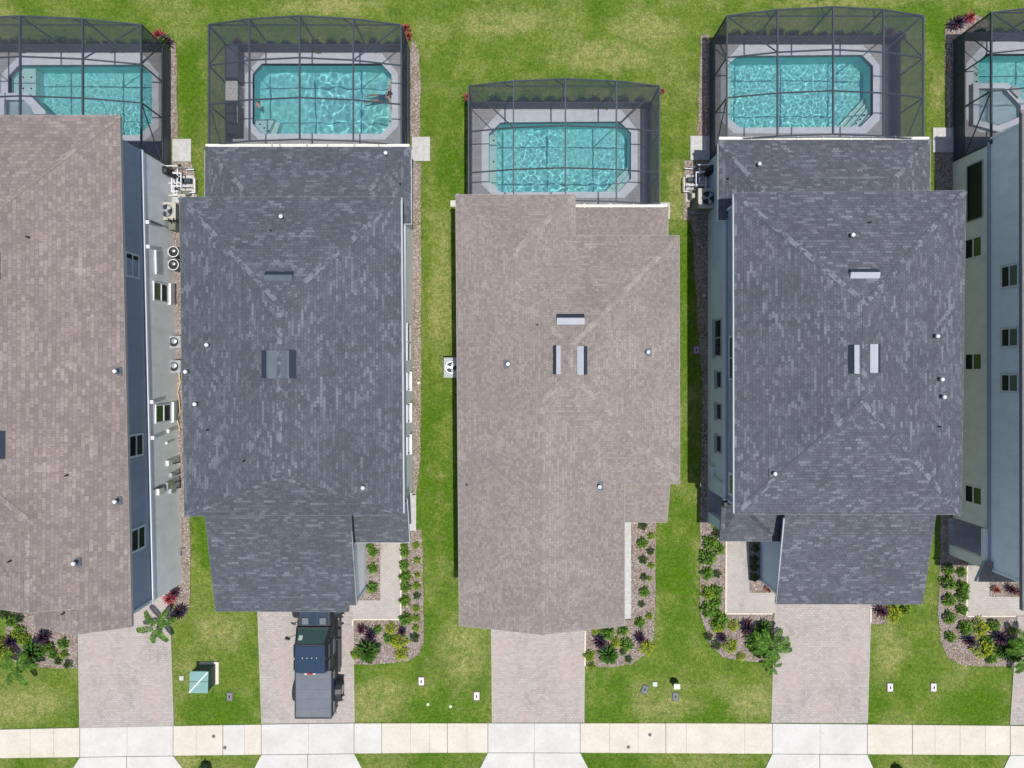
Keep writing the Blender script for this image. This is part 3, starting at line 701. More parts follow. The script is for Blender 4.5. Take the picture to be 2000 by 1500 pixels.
# -- house 2
h2 = thing('house', 'dark grey shingled house in the left half, its garage roof reaching over the pickup truck', 'house', G(600, 700), 'houses in the row')
f = [[(350,385,EH),(783,384,EH),(546,594,6.4)], [(783,384,EH),(788,1005,EH),(545,930,6.4),(546,594,6.4)], [(788,1005,EH),(360,1008,EH),(545,930,6.4)], [(360,1008,EH),(350,385,EH),(546,594,6.4),(545,930,6.4)]]
r2, b2 = add_roof(h2, f, 'dark_shingle', 'fascia_slate')
LH = 2.9
f = [[(400,286,LH),(803,286,LH),(697,395,3.9),(497,395,3.9)], [(803,286,LH),(803,437,LH),(697,437,3.9),(697,395,3.9)], [(400,286,LH),(497,395,3.9),(497,437,3.9),(400,437,LH)], [(497,395,3.9),(697,395,3.9),(697,437,3.9),(497,437,3.9)]]
r2b, b2b = add_roof(h2, f, 'dark_shingle', 'trim_white', 'rear_roof')
f = [[(401,990,4.0),(684,990,4.0),(685,1008,3.9),(695,1182,2.78),(680,1182,2.78),(680,1195,2.7),(421,1194,2.7),(400,1008,3.9)]]
add_roof(h2, f, 'dark_shingle', 'fascia_slate', 'garage_roof', False)
add_roof(h2, [[(688,975,3.45),(795,975,3.45),(800,1060,2.7),(688,1060,2.7)]], 'dark_shingle', 'trim_white', 'porch_roof', False)
gutter(h2, 401, 800, 284, LH, (532, 547, 600, 640, 693, 740), tm='fascia_tan')
wall(h2, [(463,330),(806,330),(806,957),(463,957)], 0, 2.74, 'wall_white', 'ground_floor_wall')
wall(h2, [(462.5,447),(804.5,447),(804.5,956),(462.5,956)], 2.74, EH - .1, 'wall_white', 'upper_floor_wall')
wall(h2, [(468,957.2),(715,957.2),(716,1145),(468,1145)], 0, 2.6, 'wall_white', 'garage_wall')
m = MB(); m.beam(G(716,1145,0), G(716,1145,2.55), .12, .12); build('corner_trim', m, 'trim_white', h2)
m = MB(); m.beam(G(807,447,2.76), G(807,957,2.76), .1, .15); build('floor_trim', m, 'trim_white', h2)
for (a, b) in ((632,668),(669,705)): side_window(h2, 806, 1, (794,a,800,b), split='n', panes=('window_dark',), fw=.05)
for (a, b) in ((728,762),(790,824),(852,887)): side_window(h2, 806, 1, (794,a,799,b), split='n', panes=('window_dark',), fw=.06, sill=True)
for u, v in ((552,425),(408,674),(367,726),(385,789),(711,951)): pipe_vent(h2, b2, u, v)
pipe_vent(h2, b2b, 755, 302)
for u, v in ((530,451),(407,840),(478,900)): pipe_vent(h2, b2, u, v, True)
pipe_vent(h2, b2b, 782, 360, True)
box_vent(h2, b2, 519, 530, 574, 549, 'N', 'vent_slate'); box_vent(h2, b2, 511, 684, 541, 739, 'W', 'vent_slate'); box_vent(h2, b2, 549, 684, 579, 739, 'E', 'vent_slate')
garage(h2, 520, 690, 1145)
for a, b in (((784.5,386,EH),(789,1003,EH)), ((686,1037,3.7),(695.5,1181,2.75))):
    m = MB(); m.beam(Q(*a) - Vector((0,0,.04)), Q(*b) - Vector((0,0,.04)), .07, .1); build('gutter', m, 'trim_grey', h2)

# -- house 3
h3 = thing('house', 'tan-shingled two-storey house in the middle of the row with a front gable', 'house', G(1090, 700), 'houses in the row')
A_, B_, C_, D_, E5, F_, G_, S_ = (890,380,EH), (1123,380,EH), (1123,460,EH), (1327,460,EH), (1328,945,EH), (1220,945,EH), (1220,1222,EH), (897,1222,EH)
rn, rs, jw, rg, jn, an = (1114,678,6.4), (1114,729,6.4), (1060,782,6.04), (1060,1240,6.04), (1007,574,5.75), (1007,490,5.75)
f = [[A_, an, jn, rn, rs, jw, rg, S_], [A_, B_, an], [B_, C_, jn, an], [C_, D_, rn, jn], [D_, E5, rs, rn], [E5, F_, jw, rs], [F_, G_, rg, jw]]
r3, b3 = add_roof(h3, f, 'tan_shingle', 'fascia_tan')
add_roof(h3, [[(1100,404,LH),(1305,404,LH),(1208,492,3.8),(1100,492,3.8)], [(1305,404,LH),(1305,492,LH),(1208,492,3.8)]], 'tan_shingle', 'fascia_tan', 'rear_roof')
add_roof(h3, [[(1180,925,3.5),(1310,925,3.4),(1303,1020,2.7),(1180,1020,2.7)]], 'tan_shingle', 'fascia_tan', 'porch_roof', False)
gutter(h3, 1124, 1303, 402, LH, (1141, 1192, 1237))
wall(h3, [(917,446),(1094,446),(1094,514),(1266,514),(1266,900),(1176,900),(1176,1132),(917,1132)], 0, 2.74, 'wall_grey', 'ground_floor_wall')
wall(h3, [(918,447),(1093,447),(1093,515),(1265,515),(1265,899),(1175,899),(1175,1131),(918,1131)], 2.74, EH - .1, 'wall_beige', 'upper_floor_wall')
wall(h3, [(1094.2,432),(1256,432),(1256,513.8),(1094.2,513.8)], 0, 2.7, 'wall_grey', 'lanai_wall')
m = MB(); g0 = [G(925, 1131), G(1170, 1131)]; m.add([Vector((g0[0].x, g0[0].y, EH - .1)), Vector((g0[1].x, g0[0].y, EH - .1)), Vector(((g0[0].x + g0[1].x) / 2, g0[0].y, 5.85)), Vector((g0[0].x, g0[0].y + .1, EH - .1)), Vector((g0[1].x, g0[0].y + .1, EH - .1)), Vector(((g0[0].x + g0[1].x) / 2, g0[0].y + .1, 5.85))], [(0, 1, 2), (5, 4, 3)])
build('gable_wall', m, 'wall_beige', h3)
for u, v in ((992,711),(1264,688),(1170,949)): pipe_vent(h3, b3, u, v)
for u, v in ((912,947),(1050,635)): pipe_vent(h3, b3, u, v, True)
box_vent(h3, b3, 1087, 613, 1141, 634, 'N', 'vent_light'); box_vent(h3, b3, 1080, 675, 1095, 731, 'W', 'vent_light'); box_vent(h3, b3, 1127, 676, 1147, 732, 'E', 'vent_light')
garage(h3, 970, 1136, 1132)

# -- house 4
h4 = thing('house', 'dark slate-shingled house in the right half with pale blue walls on its shaded left side', 'house', G(1600, 700), 'houses in the row')
f = [[(1433,376,EH),(1887,372,EH),(1691,592,6.4)], [(1887,372,EH),(1878,1005,EH),(1687,785,6.4),(1691,592,6.4)], [(1878,1005,EH),(1434,1005,EH),(1687,785,6.4)], [(1434,1005,EH),(1433,376,EH),(1691,592,6.4),(1687,785,6.4)]]
r4, b4 = add_roof(h4, f, 'slate_shingle', 'fascia_slate')
f = [[(1403,273,LH),(1817,272,LH),(1715,385,3.9),(1500,385,3.9)], [(1817,272,LH),(1817,430,LH),(1715,430,3.9),(1715,385,3.9)], [(1403,273,LH),(1500,385,3.9),(1500,430,3.9),(1403,430,LH)], [(1500,385,3.9),(1715,385,3.9),(1715,430,3.9),(1500,430,3.9)]]
r4b, b4b = add_roof(h4, f, 'slate_shingle', 'gutter_cream', 'rear_roof')
add_roof(h4, [[(1536,985,4.0),(1832,985,4.0),(1828,1008,3.9),(1802,1180,2.7),(1517,1180,2.7),(1534,1008,3.9)]], 'slate_shingle', 'fascia_slate', 'garage_roof', False)
add_roof(h4, [[(1411,988,2.85),(1450,985,3.5),(1530,985,3.5),(1526,1057,2.7),(1407,1057,2.7)]], 'slate_shingle', 'fascia_slate', 'porch_roof', False)
gutter(h4, 1404, 1815, 270, LH, (1467, 1513, 1558, 1608, 1661, 1703, 1748))
wall(h4, [(1382,320),(1737,320),(1737,955),(1382,955)], 0, 2.84, 'wall_mist', 'ground_floor_wall')
wall(h4, [(1384,440),(1735,440),(1735,954),(1384,954)], 2.84, EH - .1, 'wall_slate', 'upper_floor_wall')
m = MB(); m.beam(G(1381,430,2.86), G(1381,955,2.86), .1, .14); m.beam(G(1383.5,439,2.9), G(1383.5,439,EH - .15), .1, .1); m.beam(G(1383.5,955,2.9), G(1383.5,955,EH - .15), .1, .1); build('floor_trim', m, 'trim_white', h4)
wall(h4, [(1484,955.2),(1730,955.2),(1730,1130),(1484,1130)], 0, 2.6, 'wall_mist', 'garage_wall')
m = MB(); m.beam(G(1483.5,1130.5,0), G(1483.5,1130.5,2.55), .1, .1); build('corner_trim', m, 'trim_white', h4)
def porch(root, x0, x1, y0, y1, wm, fm='deck_paver', zt=2.6):
    w_ = MB(); a = .25 / PX
    w_.prism([G(x0, y1 - a * 1.9), G(x0 + a, y1 - a * 1.9), G(x0 + a, y1), G(x0, y1)], 0, zt)         # corner pillar
    w_.prism([G(x0, y0), G(x0 + a, y0), G(x0 + a, y1 - a * 1.9), G(x0, y1 - a * 1.9)], zt - .22, zt)   # beam
    w_.prism([G(x0 + a, y1 - a), G(x1, y1 - a), G(x1, y1), G(x0 + a, y1)], zt - .22, zt)
    build('porch_frame', w_, wm, root)
    s_ = MB(); s_.prism([G(x0 - 2, y0), G(x1, y0), G(x1, y1), G(x0 - 2, y1)], -.02, .1); build('porch_floor', s_, fm, root)
porch(h4, 1382, 1483.8, 955.2, 1018, 'wall_mist')
side_window(h4, 1382, -1, (1397,623,1410,697), split='y', frame='trim_grey', sill=True)
for a, b in ((725,758),(788,820),(850,884)): side_window(h4, 1382, -1, (1401,a,1410,b), split='n', panes=('window_dark',), frame='trim_grey', fw=.05, sill=True)
side_window(h4, 1384, -1, (1425,655,1438,743), split='y', fw=.1)
side_window(h4, 1384, -1, (1425,924,1438,970), split='n', panes=('window_green',), fw=.12)
m = MB(); m.box(Q(1391,920,1.0) , (.14, .5, .6), bev=.02); build('meter_box', m, 'wall_mist', h4)
m = MB(); m.tube([G(1380.5,912,.4), G(1380.5,912,1.0), G(1380.5,925,1.6), G(1380.5,928,2.7)], .03); build('conduit', m, 'wall_mist', h4)
m = MB(); m.box(Q(1416,984,3.1), (.22, .3, .25), bev=.04); build('security_light', m, 'black_plastic', h4)
for u, v in ((1661,461),(1825,657),(1834,741),(1838,775),(1510,924)): pipe_vent(h4, b4, u, v)
pipe_vent(h4, b4b, 1480, 323)
for u, v in ((1697,435),(1833,833)): pipe_vent(h4, b4, u, v, True)
pipe_vent(h4, b4b, 1421, 350, True)
box_vent(h4, b4, 1657, 525, 1714, 544, 'N', 'vent_light'); box_vent(h4, b4, 1656, 674, 1678, 730, 'W', 'vent_light'); box_vent(h4, b4, 1699, 672, 1719, 728, 'E', 'vent_light')
garage(h4, 1525, 1690, 1130)
for a, b in (((1432,378,EH),(1433,1003,EH)), ((1531.5,1012,3.85),(1516.5,1179,2.68))):
    m = MB(); m.beam(Q(*a) - Vector((0,0,.04)), Q(*b) - Vector((0,0,.04)), .06, .1); build('gutter', m, 'trim_grey', h4)
m = MB(); m.box((G(1695, 1150).x, G(1695, 1134.5).y, 1.2), (.5, .2, 2.4)); build('garage_pilaster', m, 'trim_white', h4)

# -- house 5 (rightmost, mostly out of frame)
h5 = thing('house', 'rightmost house, cut by the frame, with beige lower and cool grey upper side wall', 'house', G(2050, 700), 'houses in the row')
f = [[(1997,215,EH),(2440,215,EH),(2240,440,6.4)], [(2440,215,EH),(2440,1193,EH),(2240,960,6.4),(2240,440,6.4)], [(2440,1193,EH),(1998,1193,EH),(2240,960,6.4)], [(1998,1193,EH),(1997,215,EH),(2240,440,6.4),(2240,960,6.4)]]
r5, b5 = add_roof(h5, f, 'tan_shingle', 'fascia_slate')
wall(h5, [(1860,318),(2205,318),(2205,1080),(1920,1080),(1920,1010),(1860,1010)], 0, 2.6, 'wall_beige', 'ground_floor_wall')
wall(h5, [(1862,308),(2203,308),(2203,1081),(1862,1081)], 2.6, EH - .1, 'wall_cool', 'upper_floor_wall')
m = MB(); m.beam(G(1860.5,312,2.6), G(1860.5,1081,2.6), .1, .14); build('floor_trim', m, 'trim_grey', h5)
m = MB(); m.beam(G(1861.5,1082,2.7), G(1861.5,1082,EH - .15), .1, .1); m.beam(G(1861.5,307,2.7), G(1861.5,307,EH - .15), .1, .1); build('corner_trim', m, 'wall_cool', h5)
porch(h5, 1852, 1919.8, 1010.2, 1082, 'wall_beige')
add_roof(h5, [[(1925,1098,2.78),(2010,1098,3.1),(2010,1136,2.7),(1908,1136,2.7)]], 'tan_shingle', 'trim_grey', 'porch_roof', False)
side_window(h5, 1860, -1, (1889,318,1921,430), split='n', panes=('window_dark',), frame='trim_grey', fw=.05)
for a, b in ((464,504),(690,723),(949,984)): side_window(h5, 1860, -1, (1886,a,1919,b), panes=('window_dark', 'window_green'), split='z', frame='wall_beige', fw=.05)
for a, b in ((515,563),(638,680),(728,768)): side_window(h5, 1862, -1, (1955,a,1992,b), panes=('window_dark', 'window_teal'), split='z', frame='pipe_white', fw=.11)
garage(h5, 1995, 2180, 1081)

# ------------------------------------------------------------------ pools
POOL_LAB = {'a': 'leftmost swimming pool with a small raised spa, partly hidden by the mauve-tan roof', 'b': 'swimming pool with large light ripples and a bather, behind the left dark-roofed house',
            'c': 'swimming pool behind the tan-roofed middle house, nearest to the street of all', 'd': 'swimming pool with corner steps behind the right dark-roofed house', 'e': 'rightmost swimming pool with a chamfered spa, cut by the frame'}
RIP = {'a': (3.4, .016), 'b': (2.0, .042), 'c': (3.0, .022), 'd': (3.0, .022), 'e': (3.6, .012)}
def wave(x, y, k):
    f_, a = RIP[k]; v = Vector((x * f_, y * f_, ord(k)))
    patch = .35 + .65 * max(0, min(1, .5 + 1.2 * noise.noise(Vector((x * .3, y * .3, 7 + ord(k))))))
    return a * patch * (noise.noise(v + Vector((noise.noise(v * .5), noise.noise(v * .5 + Vector((9, 9, 9))), 0)) * .6) + .4 * noise.noise(v * 2.3))
for k, (P_, outer) in POOLS.items():
    pg = [G(*p) for p in P_]; c0 = sum(pg, Vector()) / len(pg)
    root = thing('swimming_pool', POOL_LAB[k], 'swimming pool', (c0.x, c0.y, 0), 'pools inside screen cages')
    build('coping', ring_mesh([G(*p) for p in outer], pg, DECKZ + .006, .3), 'coping', root)
    ZB, ZW = -1.35, -.09
    m = MB(); n = len(pg); cyc = pg if sum(pg[i].x * pg[(i + 1) % n].y - pg[(i + 1) % n].x * pg[i].y for i in range(n)) > 0 else pg[::-1]
    m.add([(p.x, p.y, ZB) for p in cyc] + [(p.x, p.y, -.16) for p in cyc], [((i + 1) % n, i, n + i, n + (i + 1) % n) for i in range(n)] + [tuple(range(n))])
    ba = build('basin', m, 'pool_plaster', root); ba.cycles.is_caustics_receiver = True
    m = MB(); m.add([(p.x, p.y, -.16) for p in cyc] + [(p.x, p.y, DECKZ + .005) for p in cyc], [((i + 1) % n, i, n + i, n + (i + 1) % n) for i in range(n)])
    build('waterline_tile', m, 'pool_tile', root)
    # water surface: fine grid clipped to the outline
    xs = [p.x for p in pg]; ys = [p.y for p in pg]; st = .045 if k == 'b' else .035
    bm = bmesh.new(); nx = int((max(xs) - min(xs)) / st) + 1; ny = int((max(ys) - min(ys)) / st) + 1
    gv = [[None] * (nx + 1) for _ in range(ny + 1)]
    X0, X1, Y0, Y1 = min(xs) - .01, max(xs) + .01, min(ys) - .01, max(ys) + .01
    vis = []; fac = []
    for j in range(ny + 1):
        for i in range(nx + 1):
            x, y = X0 + (X1 - X0) * i / nx, Y0 + (Y1 - Y0) * j / ny; vis.append((x, y, ZW + wave(x, y, k)))
    # keep cells whose centre lies inside the outline, grown slightly into the wall so no gap shows
    def keep(x, y):
        return any(inside((x + dx, y + dy), pg) for dx in (-st, 0, st) for dy in (-st, 0, st))
    for j in range(ny):
        for i in range(nx):
            x, y = X0 + (X1 - X0) * (i + .5) / nx, Y0 + (Y1 - Y0) * (j + .5) / ny
            if keep(x, y): a = j * (nx + 1) + i; fac.append((a, a + 1, a + nx + 2, a + nx + 1))
    bm.free(); used = sorted({i for f_ in fac for i in f_}); mp = {o: i for i, o in enumerate(used)}
    wm = MB(); wm.add([vis[i] for i in used], [tuple(mp[i] for i in f_) for f_ in fac])
    wo = build('water', wm, 'pool_water', root, smooth=True); wo.cycles.is_caustics_caster = True; wo.cycles.is_caustics_receiver = False
    def shelf(pts, z, name='bench', mat='pool_shelf'):
        s_ = MB(); s_.prism([G(*p) for p in pts], ZB - .02, z); o = build(name, s_, mat, root); o.cycles.is_caustics_receiver = True; return o
    def jets(pts, z):
        for u, v in pts:
            s_ = MB(); s_.cyl(G(u, v, z - .02), G(u, v, z + .012), .045, n=10); build('jet', s_, 'black_plastic', root)
    if k == 'b':
        shelf([(756,150),(764.5,150),(764.5,240),(756,240)], -.5)
        shelf([(495,229),(532,229),(518,261.5),(512,261.5),(495,242)], -.35, 'step'); shelf([(532.2,229),(540,232),(530,261.5),(518.4,261.5)], -.7, 'step'); jets(((504,239),(512,246),(521,252)), -.35)
    if k == 'c':
        shelf([(955.5,262),(970,250),(970,366),(955.5,354)], -.4); shelf([(1195,374.5),(1231.5,335),(1231.5,350),(1208,374.5)], -.3, 'step'); shelf([(1180,374.5),(1231.5,318),(1231.5,334.6),(1194.6,374.5)], -.6, 'step'); jets(((964,270),(964,312)), -.4)
    if k == 'd':
        shelf([(1421.5,128),(1430,119),(1430,238),(1421.5,230)], -.35)
        for q, (o_, z) in enumerate(((0, -.25), (14, -.5), (27, -.75), (39, -1.0))):
            shelf([(1680 - o_, 247.6), (1703.6, 218 - o_), (1703.6, 224 if q == 0 else 218 - o_ + 13.6), (1680 if q == 0 else 1680 - o_ + 13.4, 247.6)], z, 'step')
        jets(((1692,222),(1684,230),(1676,238)), -.25)
    if k == 'a':
        shelf([(19,150),(38,129),(62,129),(62,195.5),(19,195.5)], -.4, 'shelf'); jets(((37,146),(53,146),(37,168),(53,168)), -.4)
        m = MB(); m.prism([G(*p) for p in [(4,188),(78,188),(92,205),(110,240),(110,264),(4,264)]], -.02, .0)
        m = ring_mesh([G(*p) for p in [(5,187),(64,187),(80,204),(98,222),(98,262),(5,262)]], [G(*p) for p in [(18,200),(55,200),(70,215),(78,232),(78,250),(18,250)]], .34, .6); build('spa_wall', m, 'coping', root)
        m = MB(); m.prism([G(*p) for p in [(18,200),(55,200),(70,215),(78,232),(78,250),(18,250)]], -.6, -.3); sp = build('spa_basin', m, 'pool_shelf', root)
        m = MB(); m.prism([G(*p) for p in [(17,199),(56,199),(71,215),(79,232),(79,251),(17,251)]], .1, .14); build('spa_water', m, 'pool_water', root)
    if k == 'e':
        shelf([(1901,130),(1918,113),(1918,171.5),(1901,171.5)], -.35, 'shelf'); jets(((1907,142),(1914,142),(1907,155),(1914,155)), -.35)
        m = ring_mesh([G(*p) for p in [(1892,168),(1960,168),(1995,208),(1995,240),(1940,262),(1892,248)]], [G(*p) for p in [(1903,178),(1952,178),(1984,212),(1984,232),(1940,250),(1903,240)]], .34, .6); build('spa_wall', m, 'coping', root)
        m = MB(); m.prism([G(*p) for p in [(1903,178),(1952,178),(1984,212),(1984,232),(1940,250),(1903,240)]], -.6, -.3); build('spa_basin', m, 'pool_shelf', root)
        m = MB(); m.prism([G(*p) for p in [(1902,177),(1953,177),(1985,212),(1985,233),(1940,251),(1902,241)]], .1, .14); build('spa_water', m, 'pool_water', root)
        m = MB(); m.box(G(1972,186,.42), (.6, .3, .1), rz=-.8); build('spillway', m, 'trim_grey', root)

# ------------------------------------------------------------------ pool cages
CL = {'a': 'leftmost dark pool screen cage, its left end cut by the frame', 'b': 'dark pool screen cage behind the left dark-roofed house', 'c': 'dark pool screen cage behind the tan-roofed middle house',
      'd': 'dark pool screen cage behind the right dark-roofed house', 'e': 'rightmost dark pool screen cage, its right end cut by the frame'}
EC, PK = 2.72, 3.5
for k, (x0, x1, y0, y1, pur) in CAGES.items():
    X0, X1, YB, YH = G(x0, 0).x, G(x1, 0).x, G(0, y0).y, G(0, y1).y
    root = thing('pool_cage', CL[k], 'pool cage', ((X0 + X1) / 2, (YB + YH) / 2, 0), 'screen cages over the pools')
    xm = (X0 + X1) / 2; mx1, mx2 = xm - (X1 - X0) * .265, xm + (X1 - X0) * .265
    prof = [(X0, EC), (mx1, 3.25), (xm, PK), (mx2, 3.25), (X1, EC)]
    def zat(x):
        for (a, za), (b, zb) in zip(prof, prof[1:]):
            if a - 1e-6 <= x <= b + 1e-6: return za + (zb - za) * (x - a) / (b - a)
    rows = [YB] + [G(0, p).y for p in pur] + [YH + .05]
    def part(nm, a, b, w_=.055, h_=.09, mt='frame_metal'):
        q = MB(); q.beam(a, b, w_, h_); build(nm, q, mt, root)
    for x, z in prof:
        part('rafter', (x, rows[0], z), (x, rows[-1], z), .06, .11); 
        part('post', (x, YB, DECKZ), (x, YB, z), .06, .06)
    for r_i, y in enumerate(rows):
        for (a, za), (b, zb) in zip(prof, prof[1:]): part('purlin', (a, y, za), (b, y, zb), .05, .07)
        if 0 < r_i:
            for x in (X0, X1): part('post', (x, y if r_i < 3 else y + .03, DECKZ), (x, y if r_i < 3 else y + .03, EC), .055, .055)
    for x in (X0, X1): part('rail', (x, rows[0], .86), (x, rows[-1], .86), .05, .05)
    part('rail', (X0, YB, .86), (X1, YB, .86), .05, .05, 'steel' if False else 'frame_metal')
    part('rail', (X0, YB, EC - .02), (X1, YB, EC - .02), .04, .05)
    # diagonal braces
    part('brace', (X0, YB, zat(X0)), (mx1, rows[1], 3.25), .045, .05); part('brace', (X1, YB, zat(X1)), (mx2, rows[1], 3.25), .045, .05)
    for x, z in prof[1:4]: part('brace', (x - .5, YB, zat(x - .5) - .02), (x, YB, z - .75), .04, .04)
    part('brace', (X0, rows[1], EC), (X0, rows[0], .9), .04, .04); part('brace', (X1, rows[1], EC), (X1, rows[0], .9), .04, .04)
    part('brace', (X0, rows[2], EC), (X0, rows[3], .9), .04, .04); part('brace', (X1, rows[2], EC), (X1, rows[3], .9), .04, .04)
    # screens
    q = MB()
    for (a, za), (b, zb) in zip(prof, prof[1:]): q.poly([(a, YH, za + .05), (b, YH, zb + .05), (b, YB, zb + .05), (a, YB, za + .05)])
    build('roof_screen', q, 'screen_mesh', root)
    q = MB(); q.poly([(X0, YB, .85)] + [(x, YB, z) for x, z in prof] + [(X1, YB, .85)]); build('back_screen', q, 'screen_mesh', root)
    for x in (X0, X1):
        q = MB(); q.poly([(x, YB, .85), (x, YH, .85), (x, YH, EC), (x, YB, EC)]); build('side_screen', q, 'screen_mesh', root)
    for a, b in (((X0, YB), (X1, YB)), ((X0, YB), (X0, YH)), ((X1, YB), (X1, YH))):
        q = MB(); q.beam((a[0], a[1], .45), (b[0], b[1], .45), .025, .8); build('kick_panel', q, 'kick_dark', root)

# outdoor kitchen and grill in the second cage
t = thing('outdoor_kitchen', 'dark cabinet counter with a pale stone top section beside the pool left of centre', 'counter', G(468, 180))
m = MB(); m.box(G(467, 137, .46), (22 * PX, 64 * PX, .82)); build('cabinet', m, 'kick_dark', t)
m = MB(); m.box(G(467, 192, .46), (20 * PX, 34 * PX, .82)); build('cabinet', m, 'deck_paver', t)
m = MB(); m.box(G(467, 192, .9), (23 * PX, 37 * PX, .05)); build('stone_top', m, 'stone_top', t)
t = thing('grill', 'black barbecue grill with a closed lid at the end of the poolside counter', 'grill', G(468, 240))
m = MB(); m.box(G(467, 243, .45), (20 * PX, 58 * PX, .8)); build('cart', m, 'black_plastic', t)
m = MB(); m.box(G(467, 238, .98), (.5, .9, .24), bev=.1); o = build('lid', m, 'truck_black', t)
m = MB(); m.beam(G(479, 222, .98), G(479, 254, .98), .03, .03); build('handle', m, 'steel', o)
m = MB(); m.box(G(476, 228, .9), (.12, .2, .1), bev=.03); build('control_panel', m, 'swimsuit', t)

# ------------------------------------------------------------------ plants
def stem(root, h=.2, r=.02):
    m = MB(); m.cyl((0, 0, 0), (0, 0, h), r, r * .6, n=6); build('stem', m, 'stem', root)
def shrub_src(name, label, cat, mat, r=.3, hgt=.4, n=170, L=.1, wd=.05, seed=1, up=.4, group=None):
    rr = random.Random(seed); root = thing(name, label, cat, (0, 0, 0), group); m = MB()
    for i in range(n):
        a = rr.uniform(0, 6.283); q = rr.random() ** .5; lobe = .72 + .42 * math.sin(a * 3 + seed) * math.cos(a * 2 + seed * 2)
        rad = r * q * lobe; z = hgt * (1 - q * q * .8) * rr.uniform(.55, 1.02)
        b = Vector((math.cos(a) * rad, math.sin(a) * rad, z)); d = Vector((math.cos(a) * q + rr.uniform(-.6, .6), math.sin(a) * q + rr.uniform(-.6, .6), up + rr.uniform(-.2, .5)))
        m.cur = 0 if rr.random() < .75 else 1
        m.leaf(b, d, L * rr.uniform(.7, 1.3), wd * rr.uniform(.8, 1.2), .35, 2, rr.uniform(-.4, .4))
    build('foliage', m, mat, root); stem(root, hgt * .7); return root
def spiky_src(name, label, cat, mat, L=.45, n=34, seed=1, wd=.07, h=.35, elev=.45, group=None):
    rr = random.Random(seed); root = thing(name, label, cat, (0, 0, 0), group); m = MB()
    for i in range(n):
        a = i * 2.4 + rr.uniform(-.2, .2); t = i / n; e = elev + 1.1 * t * t
        m.cur = 0 if rr.random() < .7 else 1
        m.leaf((0, 0, h * (.5 + .5 * t)), (math.cos(a) * math.cos(e), math.sin(a) * math.cos(e), math.sin(e)), L * rr.uniform(.7, 1.1) * (1 - .3 * t), wd, .35, 4, rr.uniform(-.2, .2))
    build('foliage', m, mat, root); stem(root, h, .025); return root
def palm_src(name, label, cat, mat, L=.9, n=11, seed=1, h=.7, group=None, pitch=.5):
    rr = random.Random(seed); root = thing(name, label, cat, (0, 0, 0), group); m = MB()
    for i in range(n):
        a = i * 6.283 / n + rr.uniform(-.25, .25); e = rr.uniform(pitch - .2, pitch + .4); ll = L * rr.uniform(.75, 1.15); p = Vector((0, 0, h)); d = Vector((math.cos(a) * math.cos(e), math.sin(a) * math.cos(e), math.sin(e)))
        k = 20
        for j in range(k):
            q = p + d * (ll / k); m.cyl(p, q, .01, n=4, cap=False); side = d.cross(Vector((0, 0, 1))).normalized()
            if j > 2:
                for sg in (-1, 1):
                    lf = (side * sg + d * .7 + Vector((0, 0, rr.uniform(-.1, .25)))).normalized(); m.cur = 0 if rr.random() < .7 else 1
                    m.leaf(p, lf, ll * .2 * math.sin(math.pi * (j + 1) / (k + 2)) ** .6 + .03, .05, .5, 2)
            m.cur = 0; d = (d + Vector((0, 0, -.07))).normalized(); p = q
    build('fronds', m, mat, root); stem(root, h, .05); return root
USED = {}
def plant(key, u, v, size=1.0, label=None, group=None, z=.02):
    src, n0 = SRC[key]; size *= R.uniform(.88, 1.12); rz = R.uniform(0, 6.28); loc = G(u + R.uniform(-1.5, 1.5), v + R.uniform(-2, 2), z)
    if n0 == 0:
        SRC[key] = (src, 1); src.location = loc; src.rotation_euler = (0, 0, rz); src.scale = (size,) * 3
        if label: src['label'] = label
        if group: src['group'] = group
        return src
    return copy_thing(src, loc, rz, size, label, group)
SRC = {}
SRC['g1'] = (shrub_src('shrub', 'x', 'shrub', ['leaf_green', 'leaf_deep'], .24, .32, 190, .10, .05, 3), 0)
SRC['g2'] = (shrub_src('shrub', 'x', 'shrub', ['leaf_green', 'leaf_lime'], .24, .34, 170, .11, .045, 8), 0)
SRC['g3'] = (shrub_src('shrub', 'x', 'shrub', ['leaf_deep', 'leaf_maroon'], .24, .34, 150, .11, .045, 12), 0)
SRC['hedge'] = (shrub_src('hedge_shrub', 'x', 'shrub', ['leaf_deep', 'leaf_green'], .32, .75, 220, .12, .06, 22), 0)
SRC['lime'] = (shrub_src('croton', 'x', 'plant', ['leaf_lime', 'leaf_green'], .4, .45, 240, .13, .05, 31), 0)
SRC['red'] = (spiky_src('cordyline', 'x', 'plant', ['leaf_red', 'leaf_rust'], .46, 36, 5), 0)
SRC['maroon'] = (spiky_src('cordyline', 'x', 'plant', ['leaf_maroon', 'leaf_plum'], .46, 36, 6), 0)
SRC['rust'] = (spiky_src('cordyline', 'x', 'plant', ['leaf_rust', 'leaf_maroon'], .42, 36, 9), 0)
SRC['plum'] = (spiky_src('dark_leaf_plant', 'x', 'plant', ['leaf_plum', 'leaf_maroon'], .5, 44, 15, .08), 0)
SRC['palm'] = (palm_src('young_palm', 'x', 'palm', ['leaf_palm', 'leaf_green'], .95, 13, 4), 0)
SRC['fern'] = (palm_src('young_palm', 'x', 'palm', ['leaf_palm', 'leaf_green'], .85, 6, 11, .7), 0)
SRC['philo'] = (spiky_src('leafy_plant', 'x', 'plant', ['leaf_palm', 'leaf_deep'], .55, 60, 19, .13, .4, .25), 0)

